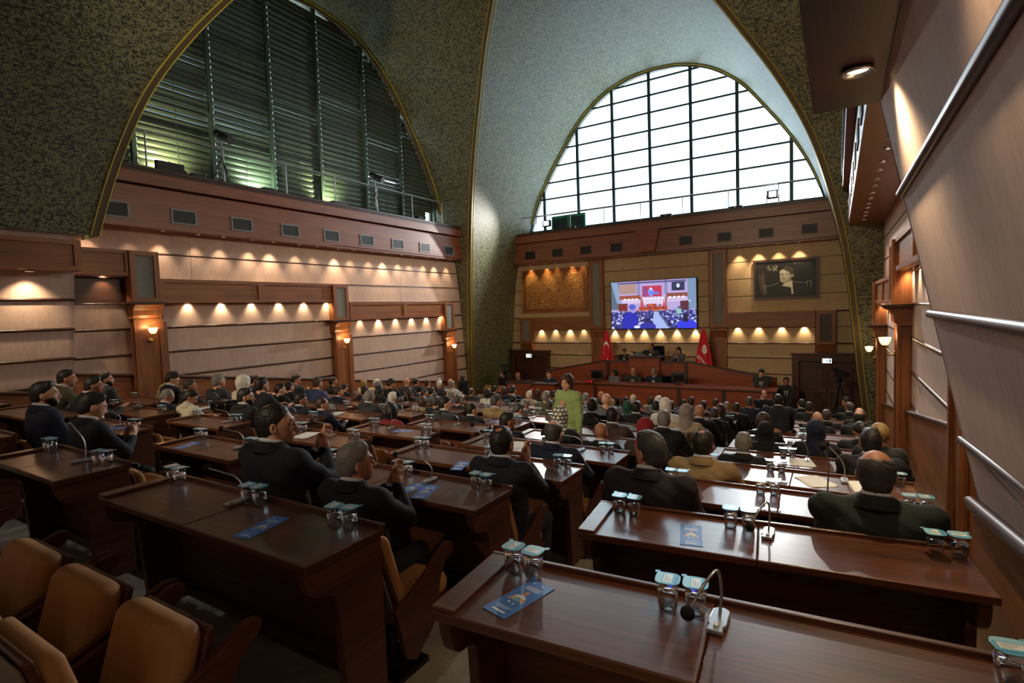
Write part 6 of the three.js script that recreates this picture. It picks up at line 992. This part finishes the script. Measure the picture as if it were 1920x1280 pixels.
// each line: block row seat x crown-height hair hair-colour coat pose detail extras
const CROWD = `
B 2 2 -1.98 1.21 crown dark dnavy clap 0 wide=1.06
B 3 2 -2.14 1.19 ring dgrey navy desk 0 wide=1.1
B 4 2 -2.14 1.11 bald - black desk 0 wide=1.05
A 2 0 -0.93 1.27 short dgrey plum upright 0 wide=1.12 fat=1.15 hyaw=1.0
A 3 0 -0.87 1.22 crown dark tan desk 0 wide=1.05
B 4 2 -1.66 1.19 scarf 0x8c1d22 brown desk 1 fem
B 5 2 -1.78 1.23 short grey black desk 1
B 6 2 -1.78 1.27 scarf 0x8d7f78 beige desk 1 fem
B 7 2 -1.84 1.24 bald - black desk 1
B 8 1 -2.84 1.23 short black black desk 1
B 9 1 -2.87 1.20 short brown black desk 1
B 7 1 -2.85 1.24 short black black desk 1
B 5 1 -2.43 1.23 short dark brown desk 1
B 6 0 -3.17 1.28 short dark black upright 1 wide=1.15
C 9 1 -4.35 1.20 short black black desk 1
B 8 0 -3.39 1.18 scarf 0x1f4a38 dgrey desk 1 fem
B 4 1 -2.62 1.24 scarf 0xdddddd black desk 0 fem pattern
C 7 1 -4.48 1.16 short dgrey olive desk 1
B 4 0 -3.32 1.14 short dark black desk 1 hyaw=-.6
C 6 1 -4.44 1.13 short dgrey black down 1 hyaw=-.4
C 7 0 -4.96 1.14 short grey grey down 1 hyaw=-.6
C 5 1 -4.63 1.15 crown dark black desk 1 hyaw=-.5
D 9 1 -6.60 1.11 short black black desk 2
C 6 0 -4.92 1.24 short dgrey tan desk 1 hyaw=-.4
D 10 0 -6.79 1.21 short white beige desk 2
C 8 0 -5.13 1.29 short grey olive desk 2
D 11 0 -7.14 1.23 long brown brown desk 2 fem
D 7 1 -6.57 1.14 short dgrey black desk 2
E 10 1 -8.63 1.20 ring dgrey dgrey desk 2
E 12 0 -9.31 1.24 short dark black desk 2
D 9 0 -7.32 1.22 bob black white desk 2 fem
E 11 2 -8.24 1.23 bob brown dgrey desk 2 fem
E 12 1 -8.74 1.23 short brown black desk 2
D 10 0 -7.28 1.32 short dark navy desk 2
D 11 1 -6.64 1.22 short dark dgrey desk 2
C 10 0 -5.22 1.23 short grey grey desk 2
C 11 0 -5.26 1.27 bald - dgrey desk 2
B 7 0 -3.38 1.34 bald - grey desk 2
C 10 1 -4.55 1.11 bob blond grey desk 2 fem
C 12 0 -5.25 1.10 curly black black desk 2 fem
C 11 1 -4.61 1.15 curly black dgrey desk 2 fem
C 12 0 -4.77 1.21 ring white grey desk 2
C 12 1 -4.29 1.16 bob brown beige desk 2 fem
B 10 0 -3.44 1.26 short white grey desk 2
B 7 1 -2.37 1.31 scarf 0xd8d4cc white desk 2 fem
B 12 0 -3.42 1.15 short dark blue desk 2
B 11 0 -2.97 1.25 short dark blue desk 2
B 10 1 -2.47 1.20 short dark black clap 2
B 8 2 -1.82 1.16 short brown black desk 1
B 12 1 -2.63 1.21 short brown dgrey desk 2
B 11 2 -2.18 1.18 short grey grey desk 2
B 9 2 -1.92 1.19 bob brown black desk 2 fem
B 10 2 -1.80 1.20 short dark black desk 2
B 12 2 -1.84 1.24 ring dark navy desk 2
B 11 2 -1.70 1.32 short dgrey navy desk 2
A 12 0 -0.71 1.31 receding dark black desk 1 hyaw=.6
A 11 1 -0.51 1.28 short dark black desk 2
A 8 1 -0.27 1.20 bald - dnavy desk 1
A 9 1 -0.16 1.20 short dgrey black clap 1
A 12 2 0.25 1.29 short dgrey black clap 1 hyaw=.5
A 8 2 0.29 1.25 ring dark black clap 1
A 10 2 0.36 1.24 bald - black desk 1
A 9 2 0.36 1.22 short dgrey black desk 1
A 6 2 0.24 1.19 cap black black desk 1
A 4 2 0.24 1.25 short dark black clap 0
A 5 2 0.36 1.24 updo blond dgrey upright 0 fem
A 2 2 0.16 1.28 ring dgrey dgreen clap 0 wide=1.14 fat=1.15
A 5 1 -0.19 1.23 scarf 0x141c38 dnavy desk 1 fem
A 5 0 -0.67 1.17 scarf 0x0c0c10 black desk 1 fem
A 6 0 -0.81 1.22 bob brown black desk 1 fem
A 4 0 -0.74 1.13 short grey black desk 0
B 1 0 -2.90 1.34 crown dark dnavy clap 0 hyaw=-.75 wide=1.08 fat=1.1 cuffs
B 1 2 -2.22 1.17 short grey black clap 0 hyaw=-.5 wide=1.08 fat=1.1 cuffs
D 3 1 -6.74 1.26 short dark black desk 1 hyaw=-.7 beard
D 4 0 -7.08 1.17 short dark dnavy desk 1 hyaw=-.6
D 4 1 -6.58 1.13 receding brown navy desk 1 hyaw=-.7
E 6 1 -8.82 1.20 short brown navy desk 1 hyaw=-.5
F 8 0 -11.12 1.19 short dark dnavy down 2
F 8 0 -11.62 1.35 short black black upright 2 hyaw=-.6
E 6 0 -9.70 1.33 short brown blue lean 2
F 7 0 -11.62 1.42 short dark dgrey phone 2 hyaw=-.5
E 5 1 -9.16 1.24 short dark black desk 2 hyaw=-.6
E 5 0 -9.67 1.27 bob black purple desk 1 fem
E 4 2 -8.05 1.38 short dark black desk 2
F 6 0 -11.70 1.35 short dark navy desk 2 hyaw=-.5
E 4 2 -8.55 1.42 bob white cream desk 2 fem
F 5 0 -11.09 1.30 short dgrey black down 2 hyaw=-.6
E 4 0 -9.31 1.41 short grey dgrey desk 2
F 7 0 -11.12 1.08 short grey grey lean 2 hyaw=-.5
F 6 1 -10.41 1.23 short black black desk 2
F 9 0 -11.62 1.30 long blond cream desk 2 fem
F 9 0 -11.12 1.33 short white cream desk 2
E 8 0 -9.91 1.30 short grey grey desk 2
F 9 1 -10.62 1.21 bob white olive desk 2 fem
E 8 0 -9.41 1.42 short dark black down 2 hyaw=-.5
F 10 1 -11.00 1.39 bald - dgrey desk 2
F 11 0 -11.62 1.39 short dark black desk 2
F 11 0 -11.14 1.35 short brown black upright 2
F 11 1 -10.65 1.34 short white dgrey desk 2
F 12 0 -11.57 1.42 short grey black upright 2
F 12 0 -11.07 1.41 bald - grey desk 2
F 11 1 -10.15 1.34 short grey white desk 2
D 5 1 -6.75 1.23 short grey dgrey desk 1
E 7 1 -9.22 1.20 short dark black desk 2
E 7 1 -8.72 1.23 long black dnavy phone 2 fem
D 6 0 -7.30 1.17 short white black desk 1
F 10 0 -11.57 1.15 bob red brown desk 2 fem
E 8 1 -8.91 1.17 curly brown black desk 2 fem
E 8 2 -8.41 1.20 short dgrey grey desk 2 hyaw=-.4
E 9 1 -9.11 1.19 short dark black desk 2
C 4 0 -5.16 1.11 bob black red desk 1 fem
D 6 1 -6.71 1.06 bob brown khaki lean 2 fem
D 6 1 -6.23 1.15 short dgrey black desk 2
C 5 0 -5.13 1.21 short black dgrey desk 1 hyaw=-.8
E 9 2 -8.46 1.12 short grey dgrey desk 2
E 10 0 -9.57 1.09 short brown brown desk 2
E 2 0 -9.74 1.38 short dark olive lean 1 hyaw=-.5
D 1 1 -6.42 1.33 short dark navy upright 1 hyaw=-.5 beard
E 2 1 -8.85 1.29 short dark black lean 1 hyaw=-.5
F 3 1 -10.85 1.34 short dark dgrey upright 1 hyaw=-.5 beard
F 4 0 -11.25 1.40 short dark khaki lean 1
F 4 1 -10.75 1.37 short dark dnavy down 1 hyaw=-.5
F 4 1 -10.25 1.26 short dgrey dgrey desk 1 hyaw=-.5
E 3 1 -8.67 1.15 receding grey dnavy down 1 hyaw=-.6 glasses
E 3 2 -8.02 1.17 short dark cream down 0 hyaw=-.6
`.trim().split('\n');
const coatWord = { black: 'black', navy: 'navy', dnavy: 'dark navy', grey: 'grey', dgrey: 'charcoal', tan: 'tan', beige: 'beige', cream: 'cream', olive: 'olive', green: 'green', purple: 'purple', brown: 'brown', red: 'red', white: 'white', plum: 'plum-black', khaki: 'khaki', blue: 'slate blue', dgreen: 'black-green' };
const scarfWord = { '0x8c1d22': 'red', '0x8d7f78': 'taupe', '0x1f4a38': 'green', '0xdddddd': 'black-and-white', '0xd8d4cc': 'white', '0x141c38': 'navy', '0x0c0c10': 'black' };
const hairWord = (h, c) => { const col = { black: 'black', dark: 'dark', brown: 'brown', grey: 'grey', dgrey: 'greying', white: 'white', blond: 'blond', red: 'auburn' }[c]; return h === 'bald' ? 'bald' : h === 'ring' ? 'balding' : h === 'crown' ? 'thinning-haired' : h === 'cap' ? 'capped' : col + '-haired'; };
{
  const seen = new Map(), list = [];
  for (const ln of CROWD) {
    const [b, si, sj, sx, shy, hair, hc, coat, pose, lod, ...ex] = ln.trim().split(/\s+/), i = +si, j = +sj, d = { hair, hc: hair === 'scarf' ? parseInt(hc) : hc, coat, pose, lod: +lod };
    for (const e of ex) { const [k, v] = e.split('='); d[k] = v === undefined ? true : +v; }
    const act = { clap: 'clapping', lean: 'leaning forward', phone: 'holding a phone', down: 'looking down', upright: 'sitting back', desk: 'seated' }[pose];
    const who = d.fem ? 'woman' : 'man', nouns = hair === 'scarf' ? `${who} in ${scarfWord[hc]} headscarf and ${coatWord[coat]} coat` : `${hairWord(hair, hc)} ${who} in ${coatWord[coat]} ${d.fem ? 'top' : 'jacket'}`;
    let label = `${nouns}, ${act}, ${ORD[ROWS - 1 - i]} row from rostrum, ${BN[b]}`;
    list.push({ d, b, i, j, x: +sx, hy: +shy, label });
  }
  const count = new Map(); for (const p of list) count.set(p.label, (count.get(p.label) || 0) + 1);
  const rank = new Map();
  for (const p of list) {
    let grp; if (count.get(p.label) > 1) { grp = 'look-alike people, ' + p.label.split(', ').slice(-2).join(', '); }
    const pose = POSES[p.d.pose], w = p.d.wide || (p.d.fem ? 0.86 : 1), c = crownOf({ ...pose, wide: w, head: { ...(pose.head || {}), yaw: p.d.hyaw || 0 } });
    const sc = Math.min(1.1, Math.max(0.86, p.hy / c.y)), z = rowZ(p.i) - 0.85 - (p.d.pose === 'lean' ? 0.2 : 0) - c.z * sc;
    person(p.d, [p.x - c.x * sc, rowY(p.i), z], 0, sc, p.label, grp); taken.add(p.b + p.i + p.j);
  }
}
placeChairs();
// ---- people standing and the people at the front
{
  const P = (d, crown, floor, turn, label) => { const o = POSES[d.pose], c = crownOf({ ...o, wide: d.wide || (d.fem ? 0.86 : 1), head: { ...(o.head || {}), yaw: d.hyaw || 0 } }); const sc = (crown[1] - floor) / c.y; const q = c.clone().multiplyScalar(sc).applyAxisAngle(new THREE.Vector3(0, 1, 0), turn); return person(d, [crown[0] - q.x, floor, crown[2] - q.z], turn, sc, label); };
  P({ pose: 'stand', lod: 0, fem: true, hair: 'bob', hc: 'brown', coat: 'green', hyaw: 0.15, skin: 2, legs: 0x3d4a2a, front: true, shirt: 0xb98a70, key: 'greenlady' }, [-3.07, 0.81, -6.4], rowY(5), Math.PI - 0.25, 'smiling woman in lime green jacket standing among the seated rows');
  P({ pose: 'bend', lod: 1, hair: 'short', hc: 'black', coat: 'dnavy', wide: 1.1 }, [-0.82, 0.17, -9.6], rowY(8), 0.0, 'dark-haired man in navy suit standing bent over, right wall block');
  P({ pose: 'standdown', lod: 1, hair: 'ring', hc: 'brown', coat: 'dnavy', front: true, tie: 0x111118, glasses: true }, [-1.45, -0.4, -13.6], rowY(11) - 0.16, Math.PI + 0.5, 'bald man in navy suit standing in the aisle looking down');
  P({ pose: 'stand', lod: 2, fem: true, hair: 'long', hc: 'brown', coat: 'dnavy' }, [-11.2, -0.5, -14.9], rowY(12), 0.0, 'long-haired woman in dark coat standing by the far pilaster');
  P({ pose: 'standdown', lod: 1, hair: 'short', hc: 'black', coat: 'dgrey', front: true, tie: 0x15151a }, [-1.81, -0.19, -16.25], -1.85, Math.PI, 'attendant in grey suit standing behind the end of the counter');
  P({ pose: 'guard', lod: 1, hair: 'short', hc: 'black', coat: 'dgrey', front: true, tie: 0x15151a }, [-1.22, -0.43, -16.6], FLOOR_F, Math.PI, 'attendant in grey suit standing before the dark door');
  P({ pose: 'down', lod: 1, hair: 'short', hc: 'black', coat: 'black', front: true, tie: 0x22222c }, [-6.32, 0.23, -17.75], -0.85, Math.PI, 'dark-haired official in black suit writing at the rostrum beside the flag');
  P({ pose: 'upright', lod: 1, hair: 'receding', hc: 'brown', coat: 'dgrey', front: true, hpitch: -0.2, hyaw: -0.3, custom: { lean: 0.1, handL: [-0.2, 0.98, -0.42], handR: [0.55, 0.98, -0.3] }, key: 'chairman' }, [-5.36, 0.44, -17.8], -0.85, Math.PI, 'presiding official in grey suit reaching across the centre of the rostrum');
  P({ pose: 'clap', lod: 1, fem: true, hair: 'long', hc: 'dark', coat: 'grey', hpitch: -0.3 }, [-4.45, 0.3, -17.75], -0.85, Math.PI, 'long-haired official in grey-green jacket at the rostrum, hands raised');
  P({ pose: 'desk', lod: 1, fem: true, hair: 'bob', hc: 'dark', coat: 'grey', hyaw: -0.8 }, [-6.21, -0.36, -16.5], -1.55, Math.PI, 'woman clerk in grey blazer beside the monitor at the counter');
  P({ pose: 'desk', lod: 1, hair: 'bald', coat: 'dgrey', front: true, tie: 0x2c302c, glasses: true, wide: 1.1 }, [-5.58, -0.27, -16.5], -1.55, Math.PI, 'bald clerk in grey suit and tie at the counter');
  P({ pose: 'down', lod: 1, hair: 'short', hc: 'grey', coat: 'navy', front: true, tie: 0x2a3048 }, [-4.93, -0.29, -16.5], -1.55, Math.PI, 'grey-haired clerk in navy suit at the counter');
  P({ pose: 'stand', lod: 1, hair: 'short', hc: 'dark', coat: 'navy', front: true, tie: 0x1a2036, custom: { lean: 0.12, handL: [-0.42, 1.2, -0.32], handR: [0.42, 1.2, -0.32], palm: [0, -1, 0] }, key: 'speaker' }, [-8.1, -0.32, -15.58], FLOOR_F, Math.PI, 'speaker in navy suit leaning with both hands on the lectern');
  P({ pose: 'down', lod: 2, hair: 'bald', coat: 'black', front: true }, [-10.0, -0.58, -16.6], FLOOR_F + 0.3, Math.PI - 0.3, 'bald man in black suit seated at the wooden side desk');
  P({ pose: 'stand', lod: 2, hair: 'short', hc: 'black', coat: 'black', beard: true }, [-10.95, -0.64, -17.1], FLOOR_F, Math.PI - 0.5, 'bearded camera operator in black beside the mosaic pier');
  P({ pose: 'desk', lod: 2, fem: true, hair: 'bob', hc: 'dark', coat: 'black' }, [0.2, -0.75, -15.6], FLOOR_F + 0.1, Math.PI - 0.8, 'dark-haired camera operator seated near the portrait-side door');
  // somebody at the rear left whose hands hold a phone
  person({ pose: 'phone', lod: 1, hair: 'short', hc: 'dark', coat: 'dnavy', hyaw: -0.2 }, [-5.5, rowY(1), rowZ(1) - 0.82], 0, 1, 'man in navy jacket holding a phone, twelfth row from rostrum, portrait-side aisle block');
}
scene.traverse(o => { if (o.isMesh) { o.castShadow = true; o.receiveShadow = true; } });
renderer.render(scene, camera);
